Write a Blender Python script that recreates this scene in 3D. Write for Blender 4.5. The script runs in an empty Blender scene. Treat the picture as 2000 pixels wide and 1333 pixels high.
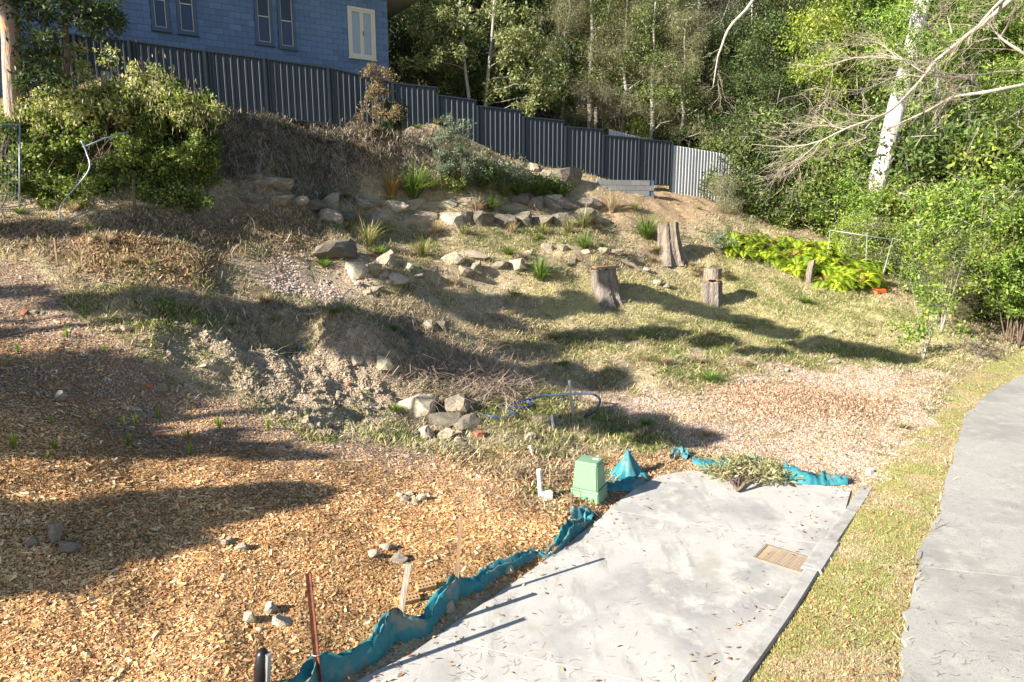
import bpy, bmesh, math, random
import numpy as np
from mathutils import Vector, Matrix

# ------------------------------------------------------------------ camera, sky, sun, exposure
R = math.radians
PITCH, CAMH, FPX = R(10.5), 4.6, 1334.0
scene = bpy.context.scene
C = scene.collection
cam_d = bpy.data.cameras.new('camera'); cam = bpy.data.objects.new('camera', cam_d); C.objects.link(cam)
cam_d.lens = 24.0; cam_d.sensor_width = 36.0; cam_d.clip_start = 0.1; cam_d.clip_end = 1000
cam.location = (0, 0, CAMH); cam.rotation_euler = (R(90) - PITCH, 0, 0)
scene.camera = cam
SUN_EL = R(27.5); SUN_AZ = np.array([-0.864, -0.503]); SUN_AZ = SUN_AZ / np.linalg.norm(SUN_AZ)
SUN = np.array([SUN_AZ[0]*math.cos(SUN_EL), SUN_AZ[1]*math.cos(SUN_EL), math.sin(SUN_EL)])
world = bpy.data.worlds.new('World'); scene.world = world; world.use_nodes = True
wn = world.node_tree.nodes; wl = world.node_tree.links
sky = wn.new('ShaderNodeTexSky'); sky.sky_type = 'NISHITA'; sky.sun_disc = False
sky.sun_elevation = SUN_EL; sky.sun_rotation = math.atan2(SUN[0], SUN[1])
sky.air_density = 1.0; sky.dust_density = 0.6; sky.ozone_density = 1.2
wn['Background'].inputs['Strength'].default_value = 0.065
wl.new(sky.outputs[0], wn['Background'].inputs['Color'])
sun_d = bpy.data.lights.new('sun', 'SUN'); sun_o = bpy.data.objects.new('sun', sun_d); C.objects.link(sun_o)
sun_d.energy = 5.0; sun_d.angle = R(0.45); sun_d.color = (1.0, 0.93, 0.82)
sun_o.rotation_euler = Vector(SUN).to_track_quat('Z', 'Y').to_euler(); sun_o.location = (-20, -10, 30)
vs = scene.view_settings
vs.view_transform = 'Standard'; vs.look = 'None'; vs.exposure = 1.55; vs.gamma = 1.0; vs.use_curve_mapping = False
scene.cycles.max_bounces = 6; scene.cycles.transparent_max_bounces = 8

rng = np.random.default_rng(11)
random.seed(5)
cp, sp = math.cos(PITCH), math.sin(PITCH)
CAMP = np.array([0, 0, CAMH])

# ------------------------------------------------------------------ sight lines: photograph point -> direction
def ray(px, py):
    u = (px - 1000) / FPX; v = (666.5 - py) / FPX
    return np.array([u, cp + v*sp, -sp + v*cp])
def W(px, py, Y):
    d = ray(px, py); return CAMP + d * (Y / d[1])
def Wz(px, py, z):
    d = ray(px, py); return CAMP + d * ((z - CAMH) / d[2])
def on_plane(px, py, A, n):
    d = ray(px, py); t = np.dot(np.asarray(A) - CAMP, n) / np.dot(d, n); return CAMP + d*t

# ------------------------------------------------------------------ noise
class VN:
    def __init__(s, seed):
        s.t = np.random.default_rng(seed).random((256, 256))
    def __call__(s, x, y, f=1.0, oct=4, gain=0.5):
        out = 0; a = 1.0; tot = 0
        x = np.asarray(x, float)*f; y = np.asarray(y, float)*f
        for k in range(oct):
            xi = np.floor(x).astype(int); yi = np.floor(y).astype(int)
            fx = x - xi; fy = y - yi; fx = fx*fx*(3-2*fx); fy = fy*fy*(3-2*fy)
            t = s.t
            a00 = t[xi & 255, yi & 255]; a10 = t[(xi+1) & 255, yi & 255]
            a01 = t[xi & 255, (yi+1) & 255]; a11 = t[(xi+1) & 255, (yi+1) & 255]
            out = out + a*((a00*(1-fx)+a10*fx)*(1-fy) + (a01*(1-fx)+a11*fx)*fy)
            tot += a; a *= gain; x = x*2.03+17.1; y = y*2.03+9.7
        return out/tot
n1, n2, n3, n4 = VN(1), VN(2), VN(3), VN(4)
def sstep(a, b, x):
    t = np.clip((x-a)/(b-a), 0, 1); return t*t*(3-2*t)

# ------------------------------------------------------------------ materials
MATS = {}
def mat(name, base=(.5, .5, .5), rough=.8, metallic=0, noise=None, bump=None, attr=False, trans=0, rnd=0, spec=.3, nodefn=None):
    if name in MATS: return MATS[name]
    m = bpy.data.materials.new(name); m.use_nodes = True
    nt = m.node_tree; N = nt.nodes; L = nt.links
    b = N['Principled BSDF']; b.inputs['Roughness'].default_value = rough; b.inputs['Metallic'].default_value = metallic
    b.inputs['Specular IOR Level'].default_value = spec
    if attr:
        a = N.new('ShaderNodeAttribute'); a.attribute_name = 'Col'; col = a.outputs['Color']
    else:
        r = N.new('ShaderNodeRGB'); r.outputs[0].default_value = (*base, 1); col = r.outputs[0]
    tc = N.new('ShaderNodeTexCoord')
    for nz in (noise or []):      # (scale, colour2, low, high, stretch)
        t = N.new('ShaderNodeTexNoise'); t.inputs['Scale'].default_value = nz[0]; t.inputs['Detail'].default_value = 6
        t.inputs['Roughness'].default_value = .62
        if len(nz) > 4:
            mp = N.new('ShaderNodeMapping'); mp.inputs['Scale'].default_value = nz[4]; L.new(tc.outputs['Object'], mp.inputs[0]); L.new(mp.outputs[0], t.inputs['Vector'])
        else: L.new(tc.outputs['Object'], t.inputs['Vector'])
        rp = N.new('ShaderNodeMapRange'); rp.inputs[1].default_value = nz[2]; rp.inputs[2].default_value = nz[3]
        L.new(t.outputs[0], rp.inputs[0])
        mx = N.new('ShaderNodeMix'); mx.data_type = 'RGBA'; mx.inputs[7].default_value = (*nz[1], 1)
        L.new(rp.outputs[0], mx.inputs[0]); L.new(col, mx.inputs[6]); col = mx.outputs[2]
    if rnd:
        oi = N.new('ShaderNodeObjectInfo'); mr = N.new('ShaderNodeMapRange')
        mr.inputs[3].default_value = 1-rnd; mr.inputs[4].default_value = 1+rnd; L.new(oi.outputs['Random'], mr.inputs[0])
        hs = N.new('ShaderNodeHueSaturation'); L.new(mr.outputs[0], hs.inputs['Value']); L.new(col, hs.inputs['Color'])
        m2 = N.new('ShaderNodeMapRange'); m2.inputs[3].default_value = .5-rnd*.06; m2.inputs[4].default_value = .5+rnd*.06
        ml = N.new('ShaderNodeMath'); ml.operation = 'FRACT'; mm = N.new('ShaderNodeMath'); mm.operation = 'MULTIPLY'; mm.inputs[1].default_value = 7.3
        L.new(oi.outputs['Random'], mm.inputs[0]); L.new(mm.outputs[0], ml.inputs[0]); L.new(ml.outputs[0], m2.inputs[0]); L.new(m2.outputs[0], hs.inputs['Hue'])
        col = hs.outputs[0]
    L.new(col, b.inputs['Base Color'])
    if bump:
        t = N.new('ShaderNodeTexNoise'); t.inputs['Scale'].default_value = bump[0]; t.inputs['Detail'].default_value = 8
        if len(bump) > 2:
            mp = N.new('ShaderNodeMapping'); mp.inputs['Scale'].default_value = bump[2]; L.new(tc.outputs['Object'], mp.inputs[0]); L.new(mp.outputs[0], t.inputs['Vector'])
        else: L.new(tc.outputs['Object'], t.inputs['Vector'])
        bp = N.new('ShaderNodeBump'); bp.inputs['Distance'].default_value = bump[1]; bp.inputs['Strength'].default_value = 1
        L.new(t.outputs[0], bp.inputs['Height']); L.new(bp.outputs[0], b.inputs['Normal'])
    if trans:
        tr = N.new('ShaderNodeBsdfTranslucent'); mxs = N.new('ShaderNodeMixShader'); mxs.inputs[0].default_value = trans
        br = N.new('ShaderNodeHueSaturation'); br.inputs['Saturation'].default_value = 1.1; br.inputs['Value'].default_value = 1.25
        L.new(col, br.inputs['Color']); L.new(br.outputs[0], tr.inputs[0])
        L.new(b.outputs[0], mxs.inputs[1]); L.new(tr.outputs[0], mxs.inputs[2]); L.new(mxs.outputs[0], N['Material Output'].inputs['Surface'])
    MATS[name] = m
    return m
mat('ground', attr=True, rough=.95, noise=[(3.2, (.20, .15, .10), .54, .76), (13, (.13, .10, .07), .55, .74), (7.7, (.58, .49, .33), .54, .72), (55, (.05, .04, .03), .57, .78)], bump=(30, .06), spec=.1)
mat('vcol', attr=True, rough=.85, spec=.15)
mat('blade', attr=True, rough=.7, trans=.3, spec=.2)
mat('leaf', attr=True, rough=.5, trans=.32, rnd=.22, spec=.35)
mat('leaf_solo', attr=True, rough=.5, trans=.35, spec=.35)
mat('concrete', (.41, .395, .37), .9, noise=[(.55, (.27, .265, .255), .46, .60), (2.6, (.48, .46, .42), .50, .66), (5, (.30, .29, .27), .54, .68, (1, .25, 1)), (1.7, (.34, .31, .26), .58, .70), (60, (.33, .32, .30), .53, .72)], bump=(90, .003), spec=.2)
mat('path', (.36, .345, .32), .93, noise=[(.7, (.27, .26, .24), .45, .62), (3, (.43, .41, .375), .5, .72), (22, (.29, .275, .25), .52, .72), (160, (.15, .145, .135), .52, .66)], bump=(140, .006), spec=.15)
mat('kerb', (.34, .33, .315), .9, noise=[(3, (.24, .225, .20), .45, .65), (11, (.42, .40, .37), .5, .7), (80, (.2, .2, .2), .55, .75)], bump=(80, .004))
mat('sandstone', (.36, .29, .20), .93, noise=[(2.2, (.22, .20, .165), .42, .62), (5.5, (.42, .36, .27), .52, .72), (14, (.10, .095, .08), .56, .74)], bump=(4, .02), rnd=.25, spec=.15)
mat('sandstone_pale', (.42, .355, .265), .93, noise=[(3, (.27, .23, .175), .42, .62), (8, (.52, .46, .37), .55, .75), (5, (.16, .145, .11), .58, .72)], bump=(6, .012), rnd=.2, spec=.15)
mat('sandstone_dark', (.19, .16, .13), .95, noise=[(2.5, (.30, .25, .19), .5, .7), (8, (.09, .09, .07), .5, .7), (3.3, (.16, .17, .07), .58, .75)], bump=(4, .02), rnd=.25, spec=.12)
mat('fence_steel', (.022, .034, .048), .45, noise=[(1.5, (.029, .042, .056), .45, .7, (1, 1, .2))], spec=.5)
mat('fence_pale', (.46, .47, .49), .5, noise=[(2.0, (.33, .33, .34), .45, .7, (3, 3, .3))], spec=.5)
mat('block', (.12, .19, .31), .92, noise=[(3, (.085, .145, .25), .45, .7), (.5, (.18, .22, .28), .5, .7), (1.1, (.05, .075, .13), .60, .72, (1, 1, .5)), (60, (.10, .14, .21), .55, .75)], bump=(70, .005), rnd=.13)
mat('block_grey', (.24, .24, .24), .92, noise=[(5, (.25, .25, .25), .45, .7)], bump=(70, .005), rnd=.1)
mat('mortar', (.10, .16, .26), .95, bump=(50, .004))
mat('frame_blue', (.07, .105, .16), .6); mat('frame_cream', (.62, .58, .47), .55)
mat('glass_dark', (.012, .014, .018), .06, spec=.6); mat('blind_blue', (.05, .075, .14), .6); mat('curtain', (.62, .65, .68), .9, bump=(14, .05, (6, 6, .2)))
mat('glass_clear', (.30, .34, .38), .08, spec=.6)
mat('roof_soffit', (.55, .52, .46), .8); mat('stain', (.30, .22, .13), .9)
mat('bark_white', (.56, .53, .495), .85, noise=[(1.6, (.36, .33, .30), .46, .64, (1, 1, .35)), (7, (.16, .135, .12), .57, .70, (1, 1, .6))], bump=(10, .04, (1, 1, .3)), spec=.15)
mat('bark_pale', (.34, .31, .27), .85, noise=[(6, (.26, .23, .2), .45, .65), (20, (.14, .12, .1), .56, .7)], bump=(20, .02), spec=.1)
mat('bark_brown', (.17, .125, .09), .95, noise=[(8, (.08, .06, .05), .45, .65)], bump=(16, .04, (1, 1, .25)), spec=.1)
mat('bark_gum', (.36, .29, .24), .9, noise=[(3.0, (.50, .24, .10), .50, .62, (1, 1, .45)), (9, (.13, .10, .09), .55, .7)], bump=(14, .05, (1, 1, .2)), spec=.1)
mat('stump', (.33, .27, .21), .95, noise=[(3, (.20, .165, .14), .42, .62, (4, 4, .6)), (14, (.08, .065, .055), .54, .7, (3, 3, .35))], bump=(18, .07, (2.5, 2.5, .3)), spec=.1)
mat('stump_grey', (.20, .17, .15), .95, noise=[(3, (.30, .26, .22), .45, .65, (4, 4, .6)), (14, (.09, .075, .065), .54, .7, (3, 3, .35))], bump=(18, .07, (2.5, 2.5, .3)), spec=.1)
mat('cut_wood', (.36, .25, .155), .9, noise=[(12, (.2, .13, .08), .45, .7)], bump=(30, .02))
mat('teal', (.018, .165, .20), .6, noise=[(9, (.04, .22, .25), .45, .7), (2.2, (.24, .22, .17), .52, .68), (30, (.10, .13, .12), .56, .72)], bump=(180, .004), spec=.35)
mat('rust', (.16, .055, .03), .85, noise=[(14, (.07, .03, .02), .45, .65), (50, (.25, .10, .04), .55, .7)], bump=(50, .006))
mat('timber', (.40, .35, .28), .9, noise=[(5, (.28, .23, .18), .45, .65, (4, 4, .3))], bump=(30, .01, (3, 3, .2)))
mat('timber_brown', (.30, .20, .12), .9, noise=[(5, (.2, .12, .07), .45, .65, (4, 4, .3))], bump=(30, .01, (3, 3, .2)))
mat('galv', (.40, .42, .44), .5, metallic=.5, noise=[(20, (.36, .38, .40), .45, .7)])
mat('galv_blue', (.30, .36, .42), .5, metallic=.5)
mat('plastic_white', (.78, .77, .74), .5, noise=[(12, (.62, .6, .56), .5, .75)])
mat('plastic_green', (.17, .28, .175), .45, noise=[(3, (.20, .37, .22), .4, .7), (30, (.15, .28, .17), .56, .75)], bump=(60, .002), spec=.4)
mat('plastic_blue', (.035, .055, .13), .4, spec=.5); mat('plastic_black', (.012, .012, .014), .35, spec=.5)
mat('plastic_orange', (.75, .17, .03), .6)
mat('brick_tan', (.40, .25, .12), .9, noise=[(20, (.30, .17, .08), .45, .7)], bump=(60, .006)); mat('hole_shade', (.03, .022, .018), .95)  # second one is a near-black standing in for the shade inside holes
mat('grate', (.26, .215, .175), .8, metallic=.3, noise=[(12, (.46, .30, .14), .5, .7), (40, (.24, .22, .2), .5, .7)])
mat('brick_red', (.40, .14, .09), .9, noise=[(20, (.3, .1, .06), .45, .7)], bump=(50, .01))

# ------------------------------------------------------------------ mesh helpers
def tag(o, label=None, cat=None, group=None, kind=None):
    if label: o['label'] = label
    if cat: o['category'] = cat
    if group: o['group'] = group
    if kind: o['kind'] = kind
    return o
def mesh(name, V, F, m, col=None, smooth=False):
    me = bpy.data.meshes.new(name)
    V = np.asarray(V, np.float32)
    if isinstance(F, np.ndarray):
        k = F.shape[1]; n = len(F)
        me.vertices.add(len(V)); me.vertices.foreach_set('co', V.ravel())
        me.loops.add(n*k); me.loops.foreach_set('vertex_index', F.astype(np.int32).ravel())
        me.polygons.add(n); me.polygons.foreach_set('loop_start', np.arange(0, n*k, k, dtype=np.int32))
        me.polygons.foreach_set('loop_total', np.full(n, k, np.int32))
        if smooth: me.polygons.foreach_set('use_smooth', np.ones(n, bool))
        me.update(calc_edges=True)
    else:
        me.from_pydata([tuple(map(float, v)) for v in V], [], F)
        if smooth: me.polygons.foreach_set('use_smooth', np.ones(len(me.polygons), bool))
        me.update()
    if col is not None:
        c = np.ones((len(V), 4), np.float32); c[:, :3] = col
        a = me.color_attributes.new('Col', 'FLOAT_COLOR', 'POINT'); a.data.foreach_set('color', c.ravel())
    me.materials.append(MATS[m] if isinstance(m, str) else m)
    return me
def link(name, me, parent=None, loc=None, rot=None, scale=None):
    o = bpy.data.objects.new(name, me); C.objects.link(o)
    if parent: o.parent = parent
    if loc is not None: o.location = loc
    if rot is not None: o.rotation_euler = rot
    if scale is not None: o.scale = scale if hasattr(scale, '__len__') else (scale,)*3
    return o
def thing(name, label, cat, loc, group=None, rotz=0, scale=1.0):
    o = link(name, None, None, [float(a) for a in loc], (0, 0, rotz), scale)
    o.empty_display_size = .2
    return tag(o, label, cat, group)
def part(name, V, F, m, parent=None, col=None, smooth=False):   # V in world space, parent unrotated
    V = np.asarray(V, float)
    if parent is not None: V = V - np.array(parent.location)
    return link(name, mesh(name, V, F, m, col, smooth), parent)
class MB:                                                        # collects simple solids into one mesh
    def __init__(s): s.V = []; s.F = []
    def add(s, V, F):
        o = len(s.V); s.V += [tuple(v) for v in V]; s.F += [tuple(int(i)+o for i in f) for f in F]; return s
    def box(s, c, size, ax=None):
        c = np.asarray(c, float); ax = np.eye(3) if ax is None else np.asarray(ax, float)
        h = np.asarray(size, float)/2; P = []
        for i in (-1, 1):
            for j in (-1, 1):
                for k in (-1, 1): P.append(c + ax[0]*h[0]*i + ax[1]*h[1]*j + ax[2]*h[2]*k)
        return s.add(P, [(0, 1, 3, 2), (4, 6, 7, 5), (0, 4, 5, 1), (2, 3, 7, 6), (0, 2, 6, 4), (1, 5, 7, 3)])
    def tube(s, path, r, sides=6, caps=True):
        V, F = tube(path, r, sides, caps); return s.add(V, F)
    def part(s, name, m, parent=None, smooth=False): return part(name, np.array(s.V), s.F, m, parent, None, smooth)
def tube(path, r, sides=6, caps=False):
    P = np.asarray(path, float); n = len(P); r = np.broadcast_to(np.asarray(r, float), (n,))
    V = []; F = []
    T = np.gradient(P, axis=0); up = np.array([.13, .2, 1.])
    if abs(np.dot(T[0]/np.linalg.norm(T[0]), up/np.linalg.norm(up))) > .9: up = np.array([1., .3, .1])
    a = np.linspace(0, 2*math.pi, sides, endpoint=False)
    for i in range(n):
        t = T[i]/(np.linalg.norm(T[i])+1e-9)
        b = np.cross(t, up); b /= np.linalg.norm(b)+1e-9; c = np.cross(b, t); up = c
        V += list(P[i] + r[i]*(np.outer(np.cos(a), b) + np.outer(np.sin(a), c)))
    for i in range(n-1):
        for k in range(sides):
            k2 = (k+1) % sides
            F.append((i*sides+k, i*sides+k2, (i+1)*sides+k2, (i+1)*sides+k))
    if caps:
        F.append(tuple(range(sides-1, -1, -1))); F.append(tuple((n-1)*sides+k for k in range(sides)))
    return V, F
def smoothpath(pts, n=24):
    P = np.asarray(pts, float); k = len(P)
    if k < 3: return np.array([P[0]+(P[-1]-P[0])*t for t in np.linspace(0, 1, n)])
    Q = np.vstack([2*P[0]-P[1], P, 2*P[-1]-P[-2]]); out = []
    for t in np.linspace(0, k-1-1e-6, n):
        i = int(t); f = t-i; a, b, c, d = Q[i:i+4]
        out.append(.5*((2*b)+(-a+c)*f+(2*a-5*b+4*c-d)*f*f+(-a+3*b-3*c+d)*f**3))
    return np.array(out)

# ------------------------------------------------------------------ terrain heights
ctrl = []
for p in [(700,1333,0),(1000,1333,0),(1400,1333,.0),(1300,940,.15),(1680,950,.15),(1200,1010,.08),(1450,1100,.05),
          (1500,1333,.10),(1760,1333,.18),(2000,1333,.22),(1850,1000,.28),(2000,1000,.32),(1700,1050,.2),(2000,800,.45),(1880,860,.36),(1760,900,.28),
          (560,1300,.22),(300,1333,.42),(0,1333,.62),(750,1150,.28),(400,1150,.55),(0,1150,.9),(1050,1020,.25),(800,980,.45),(500,950,.85),(0,950,1.4),
          (850,880,.5),(600,850,.85),(300,800,1.35),(0,800,1.9),(1350,850,.35),(1600,780,.45),(1800,720,.65),(1100,900,.3),(1200,900,.22)]:
    ctrl.append(Wz(*p))
for p in [(0,650,11.5),(0,500,14),(0,420,15.8),(28,225,19.2),(300,420,16.8),(450,430,18),(400,500,15.8),(400,600,13.8),(300,680,12),(500,700,13),(600,780,12.6),
          (700,700,14.5),(800,620,16.5),(600,540,17),(750,520,18.5),(850,830,13.2),(900,800,13.6),(1100,800,14.2),(1950,680,20),(1500,700,17.2),(1200,700,16.8),
          (1000,680,16.8),(1000,600,19),(1185,590,20),(1390,590,21.5),(1390,650,19),(1600,600,22),(1720,565,24.5),(1800,640,20.5),(1000,500,21.5),(1150,490,22.5),
          (900,480,21.5),(1300,500,24),(1420,480,25.5),(1600,480,28),(1000,442,23.6),(800,442,22),(650,425,21),(1160,440,25),(1250,388,27),(1350,388,28.8),
          (650,378,21.7),(800,388,22.8),(1000,392,24.5),(1160,388,25.9),(1050,345,26.0),(950,310,25.3),(1250,366,29.2),
          (450,215,22.3),(560,275,21.6),(640,240,24.0),(700,305,22.6),(850,258,24.7),(560,370,19.6),(260,165,20.2)]:
    ctrl.append(W(*p))
for p in [(-20,30,10.5),(0,40,10.5),(12,40,7),(24,40,5.5),(20,30,2.6),(-28,10,4.5),(-28,0,3),(25,10,.8),(25,0,.3),(0,-10,-.4),(0,80,24),(60,80,22),(-60,80,26),
          (60,20,5),(-60,20,11),(0,150,42),(150,150,42),(-150,150,42),(150,0,10),(-150,0,12),(0,-100,-4),(120,-90,0),(-120,-90,2),(-14,24.,8.6),(-10,32,9.6)]:
    ctrl.append(np.array(p, float))
ctrl = np.array(ctrl)
def _tpsU(r2): return np.where(r2 > 1e-9, .5*r2*np.log(r2+1e-12), 0)
_n = len(ctrl); _xy = ctrl[:, :2]/10
_K = _tpsU(((_xy[:, None]-_xy[None])**2).sum(-1)) + np.eye(_n)*.0006
_Pm = np.hstack([np.ones((_n, 1)), _xy]); _A = np.block([[_K, _Pm], [_Pm.T, np.zeros((3, 3))]])
_w = np.linalg.solve(_A, np.concatenate([ctrl[:, 2], np.zeros(3)]))
def tps(x, y):
    x = np.asarray(x, float)/10; y = np.asarray(y, float)/10; sh = x.shape; x = x.ravel(); y = y.ravel(); out = np.empty_like(x)
    for i in range(0, len(x), 20000):
        xx, yy = x[i:i+20000], y[i:i+20000]
        r2 = (xx[:, None]-_xy[None, :, 0])**2 + (yy[:, None]-_xy[None, :, 1])**2
        out[i:i+20000] = _tpsU(r2)@_w[:_n] + _w[_n] + _w[_n+1]*xx + _w[_n+2]*yy
    return out.reshape(sh)
STEP = .085
def axis(lo, hi, far_lo, far_hi):
    core = np.arange(lo, hi+1e-6, STEP); a = []; s = STEP; x = hi
    while x < far_hi: s *= 1.22; x += s; a.append(x)
    b = []; s = STEP; x = lo
    while x > far_lo: s *= 1.22; x -= s; b.append(x)
    return np.array(b[::-1] + list(core) + a)
GX = axis(-15.5, 16.5, -170, 170); GY = axis(4.4, 33.5, -110, 170)
XX, YY = np.meshgrid(GX, GY, indexing='ij')
HB = tps(XX, YY)
HH = HB.copy()
def lookup(G, x, y):
    x = np.asarray(x, float); y = np.asarray(y, float)
    i = np.clip(np.searchsorted(GX, x)-1, 0, len(GX)-2); j = np.clip(np.searchsorted(GY, y)-1, 0, len(GY)-2)
    fx = np.clip((x-GX[i])/(GX[i+1]-GX[i]), 0, 1); fy = np.clip((y-GY[j])/(GY[j+1]-GY[j]), 0, 1)
    return (G[i, j]*(1-fx)+G[i+1, j]*fx)*(1-fy) + (G[i, j+1]*(1-fx)+G[i+1, j+1]*fx)*fy  # dark discs on the face paint in the shade of the core holes
def P(px, py, G=None):
    """first point where the sight line through (px,py) meets the ground"""
    G = HH if G is None else G
    d = ray(px, py); d = d/d[1]
    t = np.concatenate([np.arange(3.5, 40, .04), np.arange(40, 150, .5)]); p = CAMP + t[:, None]*d
    below = p[:, 2] < lookup(G, p[:, 0], p[:, 1])
    k = int(np.argmax(below)) if below.any() else 900
    lo, hi = t[max(k-1, 0)], t[k]
    for _ in range(18):
        m = (lo+hi)/2; q = CAMP+m*d
        if q[2] < float(lookup(G, q[0], q[1])): hi = m
        else: lo = m
    q = CAMP+hi*d; q[2] = float(lookup(G, q[0], q[1])); return q
def gz(x, y): return float(lookup(HH, x, y))
def inpoly(poly, x, y):
    poly = np.asarray(poly); r = np.zeros(x.shape, bool); j = len(poly)-1
    for i in range(len(poly)):
        xi, yi = poly[i]; xj, yj = poly[j]
        c = ((yi > y) != (yj > y)) & (x < (xj-xi)*(y-yi)/((yj-yi) if abs(yj-yi) > 1e-9 else 1e-9)+xi)
        r ^= c; j = i
    return r
def polydist(poly, x, y, closed=True):
    poly = np.asarray(poly); d = np.full(x.shape, 1e9); n = len(poly)
    for i in range(n if closed else n-1):
        a, b = poly[i], poly[(i+1) % n]; ab = b-a; L2 = (ab**2).sum()+1e-9
        t = np.clip(((x-a[0])*ab[0]+(y-a[1])*ab[1])/L2, 0, 1)
        d = np.minimum(d, np.hypot(x-a[0]-t*ab[0], y-a[1]-t*ab[1]))
    return d
def pxpoly(pts): return np.array([P(a, b, HB)[:2] for a, b in pts])
CORE = (XX > -17) & (XX < 18) & (YY > 3.8) & (YY < 36)
def softmask(pts, soft=.3, warp=.35, wf=1.3, world=False):
    poly = np.asarray(pts) if world else pxpoly(pts)
    wx = XX + (n1(XX, YY, wf)-.5)*2*warp; wy = YY + (n2(XX, YY, wf)-.5)*2*warp
    m = np.zeros(XX.shape); sub = CORE
    x, y = wx[sub], wy[sub]; ins = inpoly(poly, x, y); d = polydist(poly, x, y)
    m[sub] = sstep(-soft, soft, np.where(ins, d, -d)); return m

# driveway plane and outline
drive_left = [(560,1430),(640,1365),(720,1330),(800,1288),(850,1245),(905,1200),(960,1160),(1020,1118),(1090,1070),(1165,1022),(1200,990),(1245,955),(1290,930)]
drive_far = [(1350,918),(1440,926),(1520,940),(1600,950),(1662,958)]
drive_right = [(1645,1015),(1598,1082),(1540,1172),(1482,1256),(1430,1333),(1368,1430)]
DRV = pxpoly(drive_left + drive_far + drive_right)
_dz = np.array([tps(np.array([p[0]]), np.array([p[1]]))[0] for p in DRV])
_cf = np.linalg.lstsq(np.hstack([DRV, np.ones((len(DRV), 1))]), _dz, rcond=None)[0]
def DZ(x, y): return _cf[0]*x + _cf[1]*y + _cf[2]
din = inpoly(DRV, XX, YY); dd = polydist(DRV, XX, YY); ddi = np.where(din, -dd, dd)
path_left_px = [(1735,1440),(1758,1333),(1768,1240),(1784,1150),(1800,1085),(1836,985),(1860,900),(1876,845),(1902,797),(1950,758),(2020,726),(2120,703),(2260,690)]
PL = pxpoly(path_left_px)
PR = np.array([[p[0]+3.2, p[1]-.5-.12*i] for i, p in enumerate(PL)])
PATH = np.vstack([PL, PR[::-1]])
pin = inpoly(PATH, XX, YY); pd = polydist(PATH, XX, YY); pdi = np.where(pin, -pd, pd)
HP = HB.copy()                                    # smooth ground under the path
# masks of ground kinds
M = {}
M['mulch'] = softmask([(-120,505),(60,515),(115,560),(150,630),(265,690),(330,748),(470,792),(560,835),(640,864),(760,872),(870,908),(960,952),(1040,988),(1100,1015),(1112,1055),(1000,1118),(900,1160),(840,1210),(770,1250),(640,1340),(560,1440),(-400,1440)], .12, .16, 2.2)
M['soil'] = softmask([(290,640),(430,640),(560,690),(700,690),(790,770),(765,830),(640,850),(560,822),(470,775),(380,735),(300,700)], .35, .3)
M['green'] = np.maximum.reduce([softmask(p, .5, .6) * k for p, k in [
    ([(120,600),(250,560),(430,590),(440,640),(330,650),(345,730),(260,690),(170,640)], 1),
    ([(300,690),(350,700),(470,760),(560,815),(660,850),(790,830),(800,872),(640,868),(480,800),(350,755)], .9),
    ([(880,770),(1060,760),(1180,800),(1330,880),(1180,880),(1030,850),(930,830)], .8),
    ([(1050,655),(1300,630),(1560,640),(1700,690),(1860,700),(1850,725),(1500,735),(1300,720)], .7),
    ([(1230,700),(1400,690),(1460,740),(1330,775)], .6),
    ([(1080,450),(1180,455),(1180,490),(1060,500),(780,500),(640,450),(800,455)], .55),
    ([(1400,470),(1560,530),(1720,580),(1900,640),(1800,660),(1560,620),(1420,600)], .55),
    ([(420,200),(520,205),(510,225),(420,290),(400,240)], 1)]])
M['gravel'] = softmask([(1060,735),(1250,770),(1390,765),(1480,722),(1700,712),(1835,728),(1800,800),(1765,880),(1690,940),(1560,935),(1420,900),(1340,862),(1260,820),(1120,770)], .4, .5)
M['pink'] = softmask([(470,520),(560,500),(700,520),(740,570),(660,600),(560,580),(480,550)], .35, .3)
M['dirt'] = softmask([(1170,385),(1290,372),(1400,385),(1430,420),(1330,440),(1260,425),(1180,430)], .4, .4)
M['litter'] = softmask([(830,905),(960,870),(1060,880),(1250,880),(1345,888),(1350,920),(1290,936),(1190,1005),(1165,1025),(1105,1030),(1050,990),(960,950)], .25, .3)
M['lawn'] = softmask([(1040,560),(1300,545),(1420,505),(1560,545),(1720,580),(1880,650),(1860,712),(1600,705),(1300,645),(1050,625)], .6, .6)
M['bank'] = softmask([(-200,430),(150,430),(420,420),(600,400),(640,470),(560,510),(430,500),(300,480),(120,500),(-200,490)], .5, .5)
M['mound'] = softmask([(150,480),(300,470),(420,510),(400,550),(300,560),(180,540)], .4, .3)
M['brush'] = softmask([(400,300),(470,215),(600,195),(760,235),(860,290),(800,340),(700,350),(520,360),(430,350)], .5, .5)
vin = np.zeros_like(XX)
vpoly = np.vstack([pxpoly([(1690,945),(1640,1010),(1590,1085),(1530,1180),(1470,1265),(1420,1340),(1370,1440)])[::-1], pxpoly([(1760,880),(1830,800),(1900,730),(1990,685),(2100,670)]), PL[::-1]])
M['verge'] = softmask(vpoly, .2, .18, world=True)
LP = P(1565, 792, HB)
M['leafpile'] = np.exp(-(((XX-LP[0])/1.4)**2 + ((YY-LP[1])/.7)**2)**1.4) * CORE
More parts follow.
